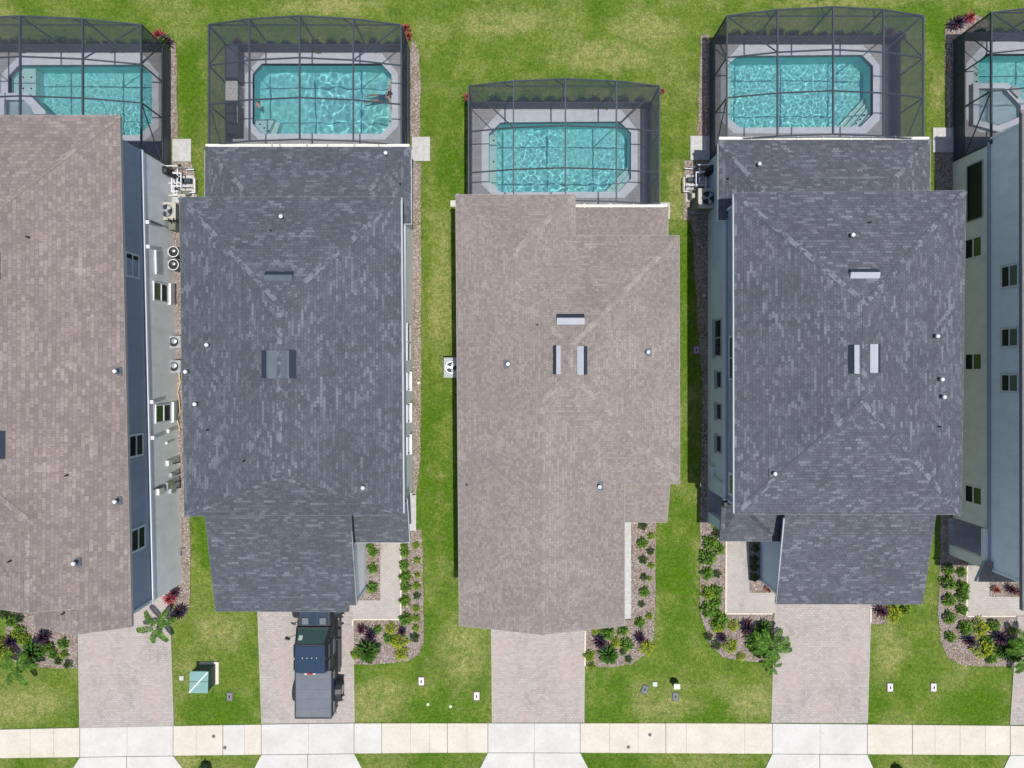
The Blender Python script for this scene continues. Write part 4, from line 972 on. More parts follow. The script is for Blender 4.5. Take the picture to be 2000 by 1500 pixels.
LW = 'young green shrub between the house wall and the front path left of centre'
for u, v, s_ in ((724,1063,.8),(727,1076,1.05),(729,1109,1.1),(728,1146,1.05)): plant('g1', u, v, s_, LW, 'shrubs between wall and front path')
LW = 'rounded green shrub in the inner row beside the front path left of centre'
for u, v, s_ in ((790,1062,.8),(791,1080,1.05),(791,1104,1.05),(792,1123,1.2),(792,1146,1.15),(793,1172,1.1),(794,1206,1.15)): plant('g1', u, v, s_, LW, 'inner row of shrubs along the left front path')
LW = 'small sparse shrub in the outer row, next to the lawn, in front left of centre'
for u, v, s_ in ((814,1065,.8),(815,1092,.75),(815,1122,.6),(814,1141,.8),(815,1163,.75),(813,1186,.85),(812,1204,.8),(812,1224,.7),(810,1242,.9)): plant('g3' if v in (1163, 1242) else 'g2', u, v, s_, LW, 'outer row of small shrubs along the left front path')
plant('rust', 704, 1160, .7, 'small red spiky plant at the garage corner left of centre')
plant('maroon', 708, 1228, .8, 'dark red spiky plant at the driveway end of the bed right of the pickup truck'); plant('plum', 724, 1236, .95, 'dark purple-leaved plant in the front bed right of the pickup truck'); plant('philo', 722, 1268, 1.15, 'big blue-green leafy plant in the front bed right of the pickup truck')
plant('g1', 738, 1226, .9, 'green shrub at the path edge behind the purple-leaved plant right of the truck'); plant('lime', 762, 1226, .75, 'lime green plant in the upper middle of the bed right of the truck'); plant('lime', 779, 1248, .95, 'yellow-green croton in the middle of the bed right of the truck')
plant('g1', 762, 1246, 1, 'green shrub left of the yellow-green croton right of the truck'); plant('plum', 787, 1231, .65, 'small dark plant at the right edge of the yellow-green croton right of the truck'); plant('lime', 784, 1272, .85, 'lowest yellow-green shrub in the bed right of the truck'); plant('g2', 696, 1275, .9, 'green tuft at the driveway edge of the bed right of the truck')
LW = "small shrub in the bed right of the middle house's narrow white side path"
for u, v, s_, k in ((1256,1026,.8,'g3'),(1270,1046,.7,'g2'),(1252,1060,1.1,'g1'),(1271,1078,.8,'g3'),(1253,1092,1,'g3'),(1270,1102,.7,'g2'),(1255,1124,.8,'g3'),(1268,1130,.6,'g2'),(1256,1157,1.0,'g1'),(1254,1176,.7,'g3'),(1268,1200,.75,'g2'),(1249,1212,1.2,'g1')): plant(k, u, v, s_, LW, 'shrubs along the white side path')
plant('plum', 1172, 1248, 1, 'dark purple-leaved plant right of the driveway of the middle house'); plant('g1', 1187, 1234, 1.5, 'round green shrub under the gable corner of the middle house'); plant('philo', 1187, 1272, 1.1, 'big leafy plant in the front bed of the middle house'); plant('lime', 1200, 1252, .7, 'yellow-green plant between the big leafy plant and the round shrub of the middle house')
plant('g1', 1217, 1231, 1.15, 'green shrub below the end of the white side path of the middle house'); plant('g1', 1223, 1254, 1.5, 'full green shrub in the middle right of the front bed of the middle house'); plant('plum', 1250, 1240, .9, 'dark leafy plant in the right end of the front bed of the middle house'); plant('lime', 1262, 1262, .95, 'yellow-green spreading plant at the lawn corner of the front bed of the middle house')
plant('g2', 1151, 1281, 1.1, 'upper of two shrubs beside the driveway edge of the middle house'); plant('g2', 1153, 1297, .9, 'lower of two shrubs beside the driveway edge of the middle house'); plant('g3', 1214, 1272, .75, 'small dark shrub in the lower middle of the front bed of the middle house'); plant('g3', 1226, 1286, .7, 'tiny brownish shrub near the lawn edge of the front bed of the middle house'); plant('lime', 1161, 1233, .5, 'tiny yellow-green plant at the driveway corner of the middle house')
LW = 'full green shrub in the mulch bed left of the front path right of centre'
for u, v, s_, k in ((1400,1040,.9,'g3'),(1385,1058,1.4,'g1'),(1402,1072,1.4,'g1'),(1382,1086,1.5,'g1'),(1381,1118,1.3,'g1'),(1399,1122,.9,'g3'),(1382,1158,1.4,'g2'),(1396,1155,1.2,'g1'),(1399,1175,1.1,'g1'),(1381,1188,1.5,'g1'),(1397,1196,1,'g1')): plant(k, u, v, s_, LW, 'shrubs left of the right front path')
plant('lime', 1403, 1222, 1.0, 'lime green bushy plant at the corner of the bed left of the right driveway'); plant('g1', 1402, 1208, 1.6, 'tall green shrub above the lime bush left of the right driveway'); plant('lime', 1430, 1222, .8, 'lime plant next to the path corner left of the right driveway'); plant('lime', 1426, 1262, .9, 'yellow flowering plant at the lawn edge left of the right driveway')
plant('lime', 1446, 1280, .6, 'small yellow sprig at the lawn edge left of the right driveway'); plant('g3', 1384, 1241, .9, 'grey-green shrub at the curved edge of the bed left of the right driveway'); plant('g3', 1398, 1258, 1.0, 'dark shrub near the curved edge of the bed left of the right driveway'); plant('plum', 1406, 1244, .7, 'small dark purple plant left of the right driveway')
plant('plum', 1457, 1222, 1, 'dark purple-leaved plant in the bed left of the right driveway'); plant('philo', 1470, 1240, 1.1, 'big leafy plant behind the palm at the right driveway')
for u, v, s_ in ((1466,1258,1.5),(1480,1268,1.5),(1478,1248,1.6),(1494,1240,1.3),(1496,1268,1.3)): plant('g1', u, v, s_, 'dense green shrub in the clump under the palm at the right driveway', 'shrub clump under the right palm')
for u, v, s_ in ((1925,1250,1.4),(1965,1262,1.5),(1978,1278,1.3),(1930,1280,1.2)): plant('g1', u, v, s_, 'dense green shrub in the clump beside the palm at the right frame edge', 'shrub clump at the right frame edge')
for u, v, s_ in ((712,1262,1.2),(734,1262,1.2),(724,1284,1.1)): plant('g3', u, v, s_, 'dark green shrub crowding the big blue-green leafy plant right of the pickup truck', 'shrubs around the leafy plant by the truck')
for u, v, s_ in ((62,1256,1.3),(88,1262,1.3),(66,1280,1.2),(100,1262,1.1)): plant('g1', u, v, s_, 'green shrub crowding the spreading leafy plant in the leftmost front bed', 'shrubs around the leafy plant on the left')
plant('palm', 1492, 1252, 1.15, 'young palm leaning over the edge of the right driveway'); plant('philo', 1490, 1222, .9, 'leafy plant at the path corner of the right driveway'); plant('fern', 1502, 1292, .65, 'small palm at the lawn corner of the right driveway')
for u, v, s_ in ((1472,1070,.8),(1471,1090,.8),(1472,1108,.8),(1471,1126,.8)): plant('g3', u, v, s_, 'small dark shrub in the shaded strip along the garage wall right of centre', 'shrubs in the shaded garage strip')
plant('rust', 1497, 1146, .6, 'small orange-red plant at the garage corner right of centre'); plant('maroon', 1716, 1188, .9, 'dark spiky plant right of the garage right of centre'); plant('lime', 1742, 1195, 1.0, 'low lime green plant on the lawn right of the right driveway'); plant('g2', 1765, 1192, 1.2, 'low grassy tuft on the lawn right of the right garage')
LW = 'round green shrub in the left column of the rightmost bed'
for u, v, s_ in ((1848,1110,1.1),(1847,1135,1.4),(1849,1170,1.3),(1848,1205,1.2),(1851,1242,1.1)): plant('g1', u, v, s_, LW, 'left column of shrubs in the rightmost bed')
LW = 'shrub in the right column of the rightmost bed, next to the path'
for u, v, s_ in ((1876,1114,1.1),(1876,1146,1.3),(1876,1160,1.2),(1874,1190,1.1)): plant('g1', u, v, s_, LW, 'right column of shrubs in the rightmost bed')
plant('g1', 1880, 1222, 1.5, 'bushy green shrub at the upper left of the rightmost bed corner'); plant('lime', 1908, 1226, 1.3, 'tall lime green plant in the middle of the rightmost bed'); plant('lime', 1915, 1262, 1.4, 'broad yellow-green plant at the lawn edge of the rightmost bed'); plant('plum', 1888, 1248, .9, 'dark plant left of the broad yellow-green plant in the rightmost bed')
plant('plum', 1945, 1240, 1.2, 'dark purple-leaved plant in the rightmost front bed'); plant('g1', 1935, 1218, 1.3, 'green shrub above the dark purple-leaved plant in the rightmost bed'); plant('palm', 1985, 1262, 1.3, 'young palm at the right frame edge, over the rightmost driveway'); plant('g2', 1972, 1228, .7, 'tiny green shrub at the path corner of the rightmost bed')
plant('philo', 1952, 1270, .9, 'leafy plant left of the palm at the right frame edge'); plant('rust', 1940, 1150, .75, 'small red and green plant under the rightmost porch roof'); plant('maroon', 1968, 1146, .85, 'dark purple spiky plant beside the wall of the rightmost house'); plant('rust', 1986, 1156, .85, 'rust red spiky plant beside the wall of the rightmost house')
# leftmost bed
for u, v, s_, k, lab in ((15,1192,1.3,'g3','dark shrub at the top left of the leftmost front bed'),(26,1212,1.5,'g1','broad green shrub at the upper left of the leftmost front bed'),(42,1207,.9,'g3','small dark shrub right of the broad one in the leftmost front bed'),
    (40,1232,1.3,'g2','light green shrub in the middle left of the leftmost front bed'),(50,1247,1.2,'g2','light green shrub at the centre of the leftmost front bed'),(30,1248,1.0,'plum','dark purple plant at the left side of the leftmost front bed'),
    (92,1242,1.0,'plum','black-purple plant under the gable of the leftmost house'),(75,1268,1.25,'philo','large spreading leafy plant in the leftmost front bed'),(128,1256,1.2,'g1','bright green shrub near the leftmost driveway'),
    (127,1276,.9,'g2','small light shrub below the bright green one near the leftmost driveway'),(107,1277,.9,'g1','small shrub right of the large spreading plant in the leftmost bed'),(118,1288,.8,'g3','tiny shrub at the lower edge of the leftmost bed'),
    (136,1296,.9,'g3','dark shrub at the driveway corner of the leftmost bed'),(55,1290,1.1,'fern','low palm at the lower edge of the leftmost front bed'),(8,1262,1.5,'lime','yellow-green groundcover bush at the left frame edge'),
    (335,1166,.9,'red','crimson spiky plant at the front right corner of the leftmost house'),(346,1154,.85,'maroon','dark maroon spiky plant against the side wall of the leftmost house'),(356,1190,1.0,'plum','blackish plant in the small round bed of the leftmost house'),
    (322,1212,1.15,'fern','young palm whose fronds hang over the leftmost driveway')): plant(k, u, v, s_, lab)
# cage corners
for u, v, s_, k, lab in ((316,74,.95,'red','crimson spiky plant at the back right corner of the leftmost pool cage'),(330,85,.9,'plum','blackish spiky plant at the back right corner of the leftmost pool cage'),
    (795,60,.75,'rust','rust red plant at the back right corner of the second pool cage'),(801,74,.7,'rust','lower rust red plant beside the right side of the second pool cage'),(1292,180,.5,'rust','small orange plant at the back right corner of the middle pool cage'),
    (1861,50,.95,'plum','blackish spiky plant at the back left corner of the rightmost pool cage'),(1889,37,.95,'red','crimson spiky plant behind the rightmost pool cage'),(468,92,1.0,'maroon','dark spiky plant outside the back left corner of the second pool cage'),
    (1728,72,1.0,'maroon','dark maroon plant outside the back right corner of the fourth pool cage'),(1752,78,.9,'plum','dark plum plant at the back right corner of the fourth pool cage'),(915,195,.9,'rust','reddish plant outside the back left corner of the middle pool cage')): plant(k, u, v, s_, lab)
for key, lab in (('a', 'leftmost'), ('b', 'second'), ('c', 'middle'), ('d', 'fourth'), ('e', 'rightmost')):
    x0, x1, y0, y1, _ = CAGES[key]; u = max(x0, -30) + 45
    while u < min(x1, 2030) - 10:
        plant('hedge', u, y0 - 12 + R.uniform(-2, 2), R.uniform(.75, 1.0), 'dark green hedge shrub along the back wall of the %s pool cage' % lab, 'hedge behind the %s pool cage' % lab); u += R.uniform(24, 32)

# ------------------------------------------------------------------ air conditioners and pool equipment
def ac(u, v, lab, w_=.85, d_=.85, h_=.85, mats=('ac_tan', 'ac_olive')):
    c = G(u, v); t = thing('air_conditioner', lab, 'air conditioner', c, 'outdoor air conditioning units')
    m = MB(); m.box(c + Vector((0, 0, .05)), (w_ + .04, d_ + .06, .1)); build('pad', m, 'trim_grey', t)
    m = MB(); m.box(c + Vector((0, 0, .1 + h_ / 2)), (w_, d_, h_), bev=.12); o = build('cabinet', m, mats[1], t)
    m = MB(); m.box(c + Vector((0, 0, .1 + h_ + .015)), (w_ + .02, d_ + .02, .06), bev=.13); b = build('top_panel', m, mats[0], t)
    r = min(w_, d_) * .36; z = .1 + h_ + .045
    m = MB(); m.cyl(c + Vector((0, 0, z)), c + Vector((0, 0, z + .006)), r, n=28); build('fan_opening', m, 'black_plastic', b)
    m = MB(); m.ring(c + Vector((0, 0, z)), r - .01, r + .02, 0, .03, 28); build('fan_guard', m, 'steel', b)
    m = MB()
    for k in range(3):
        a0 = k * 2.094 + .5; pts = [c + Vector((0, 0, z + .012))]
        for j in range(6): aa = a0 + j * .17; pts.append(c + Vector((math.cos(aa) * r * .85, math.sin(aa) * r * .85, z + .012 + .004 * j)))
        m.poly(pts)
    m.cyl(c + Vector((0, 0, z + .01)), c + Vector((0, 0, z + .05)), .07, n=12); build('fan', m, 'steel', b)
    return t
ac(345, 421, 'square tan air conditioner against the side wall of the leftmost house'); ac(1371, 398, 'square tan air conditioner in the shade beside the right dark-roofed house', .95, .95, .95)
ac(885, 718, 'grey air conditioner mostly hidden under the left eave of the middle house', .75, .95, .8, ('trim_grey', 'ac_olive'))
def round_unit(u, v, lab, base, dome):
    c = G(u, v); t = thing('condenser', lab, 'condenser', c, 'round condensers along the leftmost house')
    m = MB()
    if base: m.box(c + Vector((0, 0, .33)), (.62, .62, .6), bev=.05)
    else: m.cyl(c, c + Vector((0, 0, .6)), .28, n=26)
    o = build('housing', m, 'trim_grey' if base else 'dark_metal', t)
    m = MB(); m.ring(c + Vector((0, 0, .62)), .235, .27, 0, .04, 26); build('rim', m, 'pipe_white' if not base else 'trim_grey', o)
    m = MB(); m.cyl(c + Vector((0, 0, .62)), c + Vector((0, 0, .637)), .235, n=26); build('grille', m, 'black_plastic', o)
    m = MB(); m.ball(c + Vector((0, .05, .62)), .16 if dome else .1, .35, half=True); build('fan_hub', m, 'steel', o)
round_unit(351, 496, 'upper dark round condenser with a white rim beside the leftmost house', False, False); round_unit(351, 521, 'lower dark round condenser with a white rim beside the leftmost house', False, False)
round_unit(352, 669, 'grey square-based condenser with silver dome, the upper of two by the leftmost house', True, True); round_unit(352, 716, 'grey square-based condenser with silver dome, the lower of two by the leftmost house', True, True)
m = MB(); pts = [G(352 + 2.0 * math.sin(i * 1.1), 728 + i * 9.5, .12 + .05 * math.sin(i * 2.1)) for i in range(13)]; m.tube(pts, .03, 6)
tag(build('garden_hose', m, 'hose', org=G(352, 780)), 'long yellowish hose lying along the side wall of the leftmost house', 'hose')
m = MB(); c = G(352, 448); m.box(c + Vector((0, 0, .6)), (.35, .4, .5), bev=.03); t = thing('disconnect_box', 'olive electrical box with conduits below the tan air conditioner of the leftmost house', 'electrical box', c); build('box', m, 'ac_olive', t)
m = MB(); m.tube([c + Vector((0, .1, .8)), c + Vector((.05, .25, 1.3))], .03); m.tube([c + Vector((.1, .1, .8)), c + Vector((.2, .3, 1.1)), c + Vector((.3, .3, .3))], .025); build('conduit', m, 'black_plastic', t)
def pool_gear(c, sx, lab):
    t = thing('pool_equipment', lab, 'pool pump', c, 'pool pump sets beside the houses')
    def L_(x, y, z): return c + Vector((x * sx, y, z))
    m = MB(); m.box(L_(.02, -.1, .04), (1.15, 1.35, .08)); build('pad', m, 'concrete_grey', t)
    m = MB(); m.cyl(L_(-.45, .6, .12), L_(-.45, .6, .95), .2, .2, 16); m.ball(L_(-.45, .6, .95), .2, .5, half=True); build('filter', m, 'black_plastic', t)
    m = MB(); m.cyl(L_(.1, .25, .25), L_(.55, .25, .25), .13, n=14); m.cyl(L_(.1, .25, .2), L_(.1, .25, .5), .12, n=14); build('pump', m, 'dark_metal', t)
    m = MB(); m.cyl(L_(.05, -.35, .25), L_(.5, -.35, .25), .12, n=14); m.ball(L_(.05, -.35, .4), .13, .6); build('pump', m, 'ac_olive', t)
    m = MB(); m.box(L_(.25, -.62, .4), (.4, .25, .55), bev=.04); build('heater', m, 'ac_tan', t)
    P = MB(); rr = .028
    for pl in ([(-.45, .6, .5), (0, .6, .5), (0, .25, .5)], [(-.6, .8, .1), (-.6, .8, .9), (.3, .8, .9), (.3, .8, .3), (.7, .8, .3)], [(-.25, .35, .6), (-.25, -.35, .6), (.05, -.35, .6), (.05, -.35, .4)], [(-.6, .1, .4), (-.1, .1, .4), (-.1, -.5, .4), (-.6, -.5, .4)], [(.1, .0, .1), (.1, 0, .75), (.1, .7, .75)], [(.6, -.1, .1), (.6, -.1, .6), (-.3, -.1, .6)], [(-.15, .5, .7), (.25, .5, .7), (.25, -.2, .7)], [(.75, .35, .1), (.75, .35, .35), (.75, -.35, .35), (.5, -.35, .35)]):
        P.tube([L_(*q) for q in pl], rr, 8)
    build('pipework', P, 'trim_white', t)
    for q in ((-.25, .35, .68), (.3, .8, .97), (.1, .3, .83), (-.1, -.2, .48)):
        k = MB(); k.box(L_(*q), (.14, .1, .1), bev=.02); build('valve', k, 'black_plastic', t)
    return t
pool_gear(G(357, 366), 1, 'cluster of black pumps, filter and white pipes beside the leftmost house'); pool_gear(G(1362, 364), -1, 'cluster of pumps and white pipes beside the right dark-roofed house')
m = MB(); m.tube([G(362,1070,.02), G(362,1070,.35), G(356.5,1072,.4), G(356.5,1085,.3)], .025, 8); tag(build('garden_tap', m, 'steel', org=G(360,1072)), 'thin metal tap pipe on the side wall of the leftmost house near the front', 'tap')

# ------------------------------------------------------------------ lawn fittings
def lid(u, v, mat, lab, w_=.27, d_=.40, rz=0, group=None, inset=True):
    c = G(u, v); t = thing('meter_cover', lab, 'utility cover', c, group); M_ = Matrix.Rotation(rz, 3, 'Z')
    m = MB(); m.box(c + Vector((0, 0, .0)), (w_ + .07, d_ + .07, .05), rz, bev=.04); build('rim', m, 'soil', t)
    m = MB(); m.box(c + Vector((0, 0, .03)), (w_, d_, .06), rz, bev=.05); o = build('lid', m, mat, t)
    if inset: m = MB(); m.box(c + Vector((0, 0, .064)), (.07, .13, .012), rz); build('reading_flap', m, 'leaf_plum', o)
lid(823,1330,'lid_pink','pinkish white meter cover in the lawn, farther left of two between truck and middle driveway'); lid(931,1359,'lid_pink','pinkish white meter cover in the lawn close to the left edge of the middle driveway')
lid(1738,1342,'lid_pink','pinkish white meter cover nearer to the right dark-roofed house driveway'); lid(1823,1342,'lid_pink','pinkish white meter cover farther from the driveway in the right lawn')
lid(449,1360,'lid_grey','grey meter cover in the lawn right of the green utility box'); lid(1259,1346,'lid_grey','tilted grey meter cover in the middle lawn',rz=-.35); lid(1319,1360,'lid_grey','upright grey meter cover below the cream post in the middle lawn')
lid(355,1324,'lid_green','small pale green square cover left of the green utility box',.22,.24,inset=False); lid(1279,1336,'lid_green','small pale green square cover between the two grey covers',.24,.24,inset=False); lid(1360,684,'lid_purple','purple cover lying in the shaded strip between the two right houses',.28,.36)
for u, v, lab in ((836,1375,'left of two round cream caps in the lawn near the sidewalk'),(880,1379,'right of two round cream caps in the lawn near the sidewalk'),(818,748,'white round cap in the mulch strip beside the left dark-roofed house')):
    m = MB(); c = G(u, v); m.cyl(c, c + Vector((0, 0, .05)), .075, .07, n=16); m.ball(c + Vector((0, 0, .05)), .07, .4, half=True); tag(build('cleanout_cap', m, 'cream', org=c), lab, 'cap')
c = G(1317, 1331); t = thing('cable_pedestal', 'cream-topped dark green cable post in the middle lawn above a grey cover', 'pedestal', c)
m = MB(); m.cyl(c, c + Vector((0, 0, .5)), .19, .17, n=18); build('body', m, 'green_dark', t)
m = MB(); m.box(c + Vector((0, 0, .55)), (.32, .27, .1), bev=.05); build('top', m, 'cream', t)
for u, v, lab in ((418,1437,'round iron cover in the beige slab left of the patched white slab'),(440,1459,'round iron cover at the corner of the patched white slab'),(1269,1434,'upper round iron cover in the sidewalk below the middle lawn'),(1227,1458,'lower round iron cover in the sidewalk below the middle lawn')):
    m = MB(); c = G(u, v, .049); m.cyl(c, c + Vector((0, 0, .01)), .085, n=20); m.ring(c, .03, .045, .01, .016, 14); tag(build('valve_cover', m, 'cast_iron', org=c), lab, 'valve cover')
# green transformer box
c = G(406, 1314); t = thing('utility_box', 'green transformer box on a concrete pad in the left lawn', 'utility box', c)
m = MB(); m.box(c + Vector((.1, .02, .05)), (.95, 1.1, .1)); build('pad', m, 'edging', t)
m = MB(); x0, x1, y0, y1 = c.x - .42, c.x + .42, c.y - .5, c.y + .45; zt = .98
m.add([(x0, y0, .1), (x1, y0, .1), (x1, y1, .1), (x0, y1, .1), (x0, y0, zt), (x1, y0, zt), (x1, y1, zt - .08), (x0, y1, zt - .08)], [(3, 2, 1, 0), (0, 1, 5, 4), (1, 2, 6, 5), (2, 3, 7, 6), (3, 0, 4, 7)])
b = build('cabinet', m, 'green_box_dark', t)
m = MB(); m.add([(x0 - .03, y0 - .03, zt), (x1 + .03, y0 - .03, zt), (x1 + .03, y1 + .03, zt - .08), (x0 - .03, y1 + .03, zt - .08), (x0 - .03, y0 - .03, zt + .05), (x1 + .03, y0 - .03, zt + .05), (x1 + .03, y1 + .03, zt - .03), (x0 - .03, y1 + .03, zt - .03)], [(4, 5, 6, 7), (0, 1, 5, 4), (1, 2, 6, 5), (2, 3, 7, 6), (3, 0, 4, 7)])
l = build('lid', m, 'green_box', t)
m = MB(); m.beam((x0 - .02, y0, zt + .06), (x1, y1, zt - .015), .06, .03); build('strap', m, 'pipe_white', l)
m = MB(); m.beam((x0 - .03, c.y, zt + .018), (x1 + .03, c.y, zt + .018), .02, .014); build('seam', m, 'green_box_dark', l)
for u, v, lab in ((404, 1497, 'dark green pointed marker on the verge below the sidewalk left of the truck driveway'), (1751, 1503, 'dark green pointed marker on the verge right of the right driveway')):
    c = G(u, v); t = thing('street_pedestal', lab, 'pedestal', c)
    m = MB(); q = MB()
    q.box(c + Vector((0, 0, .3)), (.5, .5, .6), bev=.15); build('body', q, 'green_dark', t)
    zc = .6; ap = c + Vector((-.02, .34, .62)); base = [c + Vector((x, y, zc)) for x, y in ((-.26, -.3), (.45, -.3), (.3, -.05), (.1, .2), (-.02, .36), (-.1, .16), (-.22, .06))]
    m.prism([(p.x, p.y) for p in base], .55, .66); build('cover', m, 'green_dark', t)

# ------------------------------------------------------------------ pickup truck (nose towards the garage)
tc = G(626, 1265); TX, TY = -372 * PX, None
truck = thing('pickup_truck', 'dark blue pickup truck with a grey bed cover parked nose-in on the driveway', 'pickup truck', (TX, (NV - 1265) * PX, 0))
def gy(v): return (NV - 729 - v) * PX      # v = ground px south of the nadir
TY0, TY1 = -425 * PX, -647 * PX            # nose, tail (y)
def sect(m, secs):
    """loft closed sections [(y, [(x, z)...])]"""
    n = len(secs[0][1]); vs_ = [Vector((TX + x, y, z)) for y, pr in secs for x, z in pr]
    fs = [(k * n + i, k * n + (i + 1) % n, (k + 1) * n + (i + 1) % n, (k + 1) * n + i) for k in range(len(secs) - 1) for i in range(n)]
    fs += [tuple(range(n - 1, -1, -1)), tuple(range((len(secs) - 1) * n, len(secs) * n))]
    m.add(vs_, [f_[::-1] for f_ in fs])
def prof_(w0, w1, z0, z1, c=.06): return [(-w0, z0), (w0, z0), (w0, z0 + (z1 - z0) * .6), (w1, z1 - c), (w1 - c, z1), (-w1 + c, z1), (-w1, z1 - c), (-w0, z0 + (z1 - z0) * .6)]
y_ = lambda px: -px * PX
m = MB(); sect(m, [(y_(428), prof_(.78, .70, .5, 1.12)), (y_(436), prof_(.84, .76, .45, 1.2)), (y_(474), prof_(.86, .80, .45, 1.24)), (y_(478), prof_(.88, .84, .45, 1.26)), (y_(555), prof_(.88, .86, .45, 1.28)), (y_(560), prof_(.9, .89, .45, 1.36)), (y_(642), prof_(.9, .89, .45, 1.36)), (y_(647), prof_(.88, .86, .5, 1.33))])
body = build('body', m, 'truck_black', truck)
m = MB(); sect(m, [(y_(432), [(-.66, 1.1), (.66, 1.1), (.6, 1.2), (-.6, 1.2)]), (y_(473), [(-.7, 1.15), (.7, 1.15), (.66, 1.29), (-.66, 1.29)])]); hood = build('hood', m, 'truck_paint', truck)
for sx in (-1, 1):
    m = MB(); m.box((TX + sx * .42, y_(466), 1.295), (.3, .32, .02), bev=.008); build('hood_vent', m, 'tonneau', hood)
m = MB(); m.box((TX, y_(455), 1.285), (.3, .9, .03), bev=.01); build('hood_ridge', m, 'truck_paint', hood)
m = MB(); sect(m, [(y_(477), prof_(.86, .82, 1.2, 1.3, .03)), (y_(499), prof_(.80, .70, 1.2, 1.90, .06)), (y_(503), prof_(.80, .68, 1.2, 1.95, .12)), (y_(550), prof_(.80, .68, 1.2, 1.95, .12)), (y_(553), prof_(.80, .70, 1.2, 1.88, .06))]); cab = build('cab', m, 'truck_black', truck)
m = MB(); m.box((TX, y_(526), 1.96), (1.44, 52.5 * PX, .12), bev=.12)
for k in range(5): m.box((TX + (-.56 + .28 * k), y_(531), 2.022), (.05, 34 * PX, .016), bev=.007)
m.box((TX, y_(506), 2.022), (.5, .14, .012), bev=.005)
top = build('hardtop', m, 'truck_paint', truck)
for k in range(4):
    q = MB(); q.cyl((TX - .33 + .22 * k, y_(523), 2.0), (TX - .33 + .22 * k, y_(523), 2.05), .022, n=8); build('stud', q, 'pipe_white', top)
# windscreen
m = MB(); m.add([(TX - .75, y_(477.5), 1.36), (TX + .75, y_(477.5), 1.36), (TX + .66, y_(499.5), 2.0), (TX - .66, y_(499.5), 2.0)], [(0, 1, 2, 3)]); ws = build('windscreen', m, 'truck_glass', truck)
m = MB(); 
for a, b in (((-.77, 477, 1.37), (.77, 477, 1.37)), ((-.77, 477, 1.37), (-.67, 499.5, 2.01)), ((.77, 477, 1.37), (.67, 499.5, 2.01)), ((-.67, 499.5, 2.01), (.67, 499.5, 2.01))): m.beam((TX + a[0], y_(a[1]), a[2]), (TX + b[0], y_(b[1]), b[2]), .05, .04)
build('frame', m, 'truck_black', ws)
m = MB(); m.box((TX - .5, y_(490), 1.75), (.18, .24, .012), rx=-.85); build('sticker', m, 'lid_green', ws)
m = MB(); m.box((TX + .0, y_(483), 1.50), (.9, .16, .012), rx=-.85); build('dashboard', m, 'interior', ws)
for sx in (-1, 1):
    m = MB(); m.box((TX + sx * .815, y_(515), 1.6), (.02, 24 * PX, .38)); m.box((TX + sx * .815, y_(541), 1.6), (.02, 18 * PX, .38)); build('side_window', m, 'window_dark', cab)
    q = MB(); q.beam((TX + sx * .85, y_(490), 1.42), (TX + sx * 1.18, y_(494), 1.5), .04, .04); q.box((TX + sx * 1.2, y_(495), 1.5), (.24, .1, .2), rz=sx * .3, bev=.04); build('mirror', q, 'truck_black', cab)
    for yy in (450, 610):
        q = MB(); cc = Vector((TX + sx * 1.0, y_(yy), .40)); q.cyl(cc - Vector((.14, 0, 0)), cc + Vector((.14, 0, 0)), .40, n=26); wo = build('wheel', q, 'tyre', truck)
        q = MB(); q.cyl(cc - Vector((.155, 0, 0)), cc + Vector((.155, 0, 0)), .23, n=20); build('rim', q, 'steel', wo)
        # fender flare
        q = MB(); n_ = 9; pts = []
        for k in range(n_):
            a = math.pi * k / (n_ - 1); pts.append((math.cos(a) * .56, .42 + math.sin(a) * .54))
        vs_ = [];
        for (dy, z) in pts: vs_ += [(TX + sx * .86, cc.y + dy, z), (TX + sx * 1.19, cc.y + dy * .96, z - .06), (TX + sx * 1.2, cc.y + dy * .9, z - .14)]
        q.add(vs_, [(3 * k, 3 * k + 1, 3 * k + 4, 3 * k + 3) for k in range(n_ - 1)] + [(3 * k + 1, 3 * k + 2, 3 * k + 5, 3 * k + 4) for k in range(n_ - 1)]); build('fender', q, 'truck_black', truck)
    q = MB(); q.beam((TX + sx * 1.0, y_(475), .45), (TX + sx * 1.0, y_(575), .45), .12, .06); build('side_step', q, 'truck_black', truck)
    q = MB(); q.box((TX + sx * .8, y_(647.5), 1.0), (.14, .05, .3), bev=.02); build('tail_light', q, 'red_lamp', truck)
    q = MB(); q.cyl((TX + sx * .62, y_(427.5), .95), (TX + sx * .62, y_(426), .95), .1, n=16); build('headlight', q, 'pipe_white', truck)
    q = MB(); q.box((TX + sx * .885, y_(516), .95), (.03, 30 * PX, .55), bev=.01); build('door', q, 'truck_paint', truck)
    q = MB(); q.box((TX + sx * .91, y_(600), 1.15), (.03, 78 * PX, .3), bev=.01); build('bed_side', q, 'truck_paint', truck)
m = MB(); m.box((TX, y_(601), 1.375), (1.70, 88 * PX, .05), bev=.03)
for k in range(1, 5): m.box((TX, y_(557 + k * 18), 1.402), (1.66, .03, .012))
o = build('bed_cover', m, 'tonneau', truck)
m = MB(); m.beam((TX - .87, y_(556), 1.375), (TX - .87, y_(645), 1.375), .05, .07); m.beam((TX + .87, y_(556), 1.375), (TX + .87, y_(645), 1.375), .05, .07); m.beam((TX - .87, y_(646), 1.37), (TX + .87, y_(646), 1.37), .06, .07); build('cover_rail', m, 'truck_black', o)
m = MB(); m.box((TX, y_(553.5), 1.95), (.26, .05, .06), bev=.015); bl = build('brake_light', m, 'red_lamp', truck)
for sx in (-1, 1): m = MB(); m.box((TX + sx * .2, y_(553.5), 1.95), (.12, .055, .06), bev=.015); build('cargo_lamp', m, 'pipe_white', bl)
m = MB(); m.box((TX, y_(651), .62), (1.8, .16, .22), bev=.05); build('bumper', m, 'steel', truck)
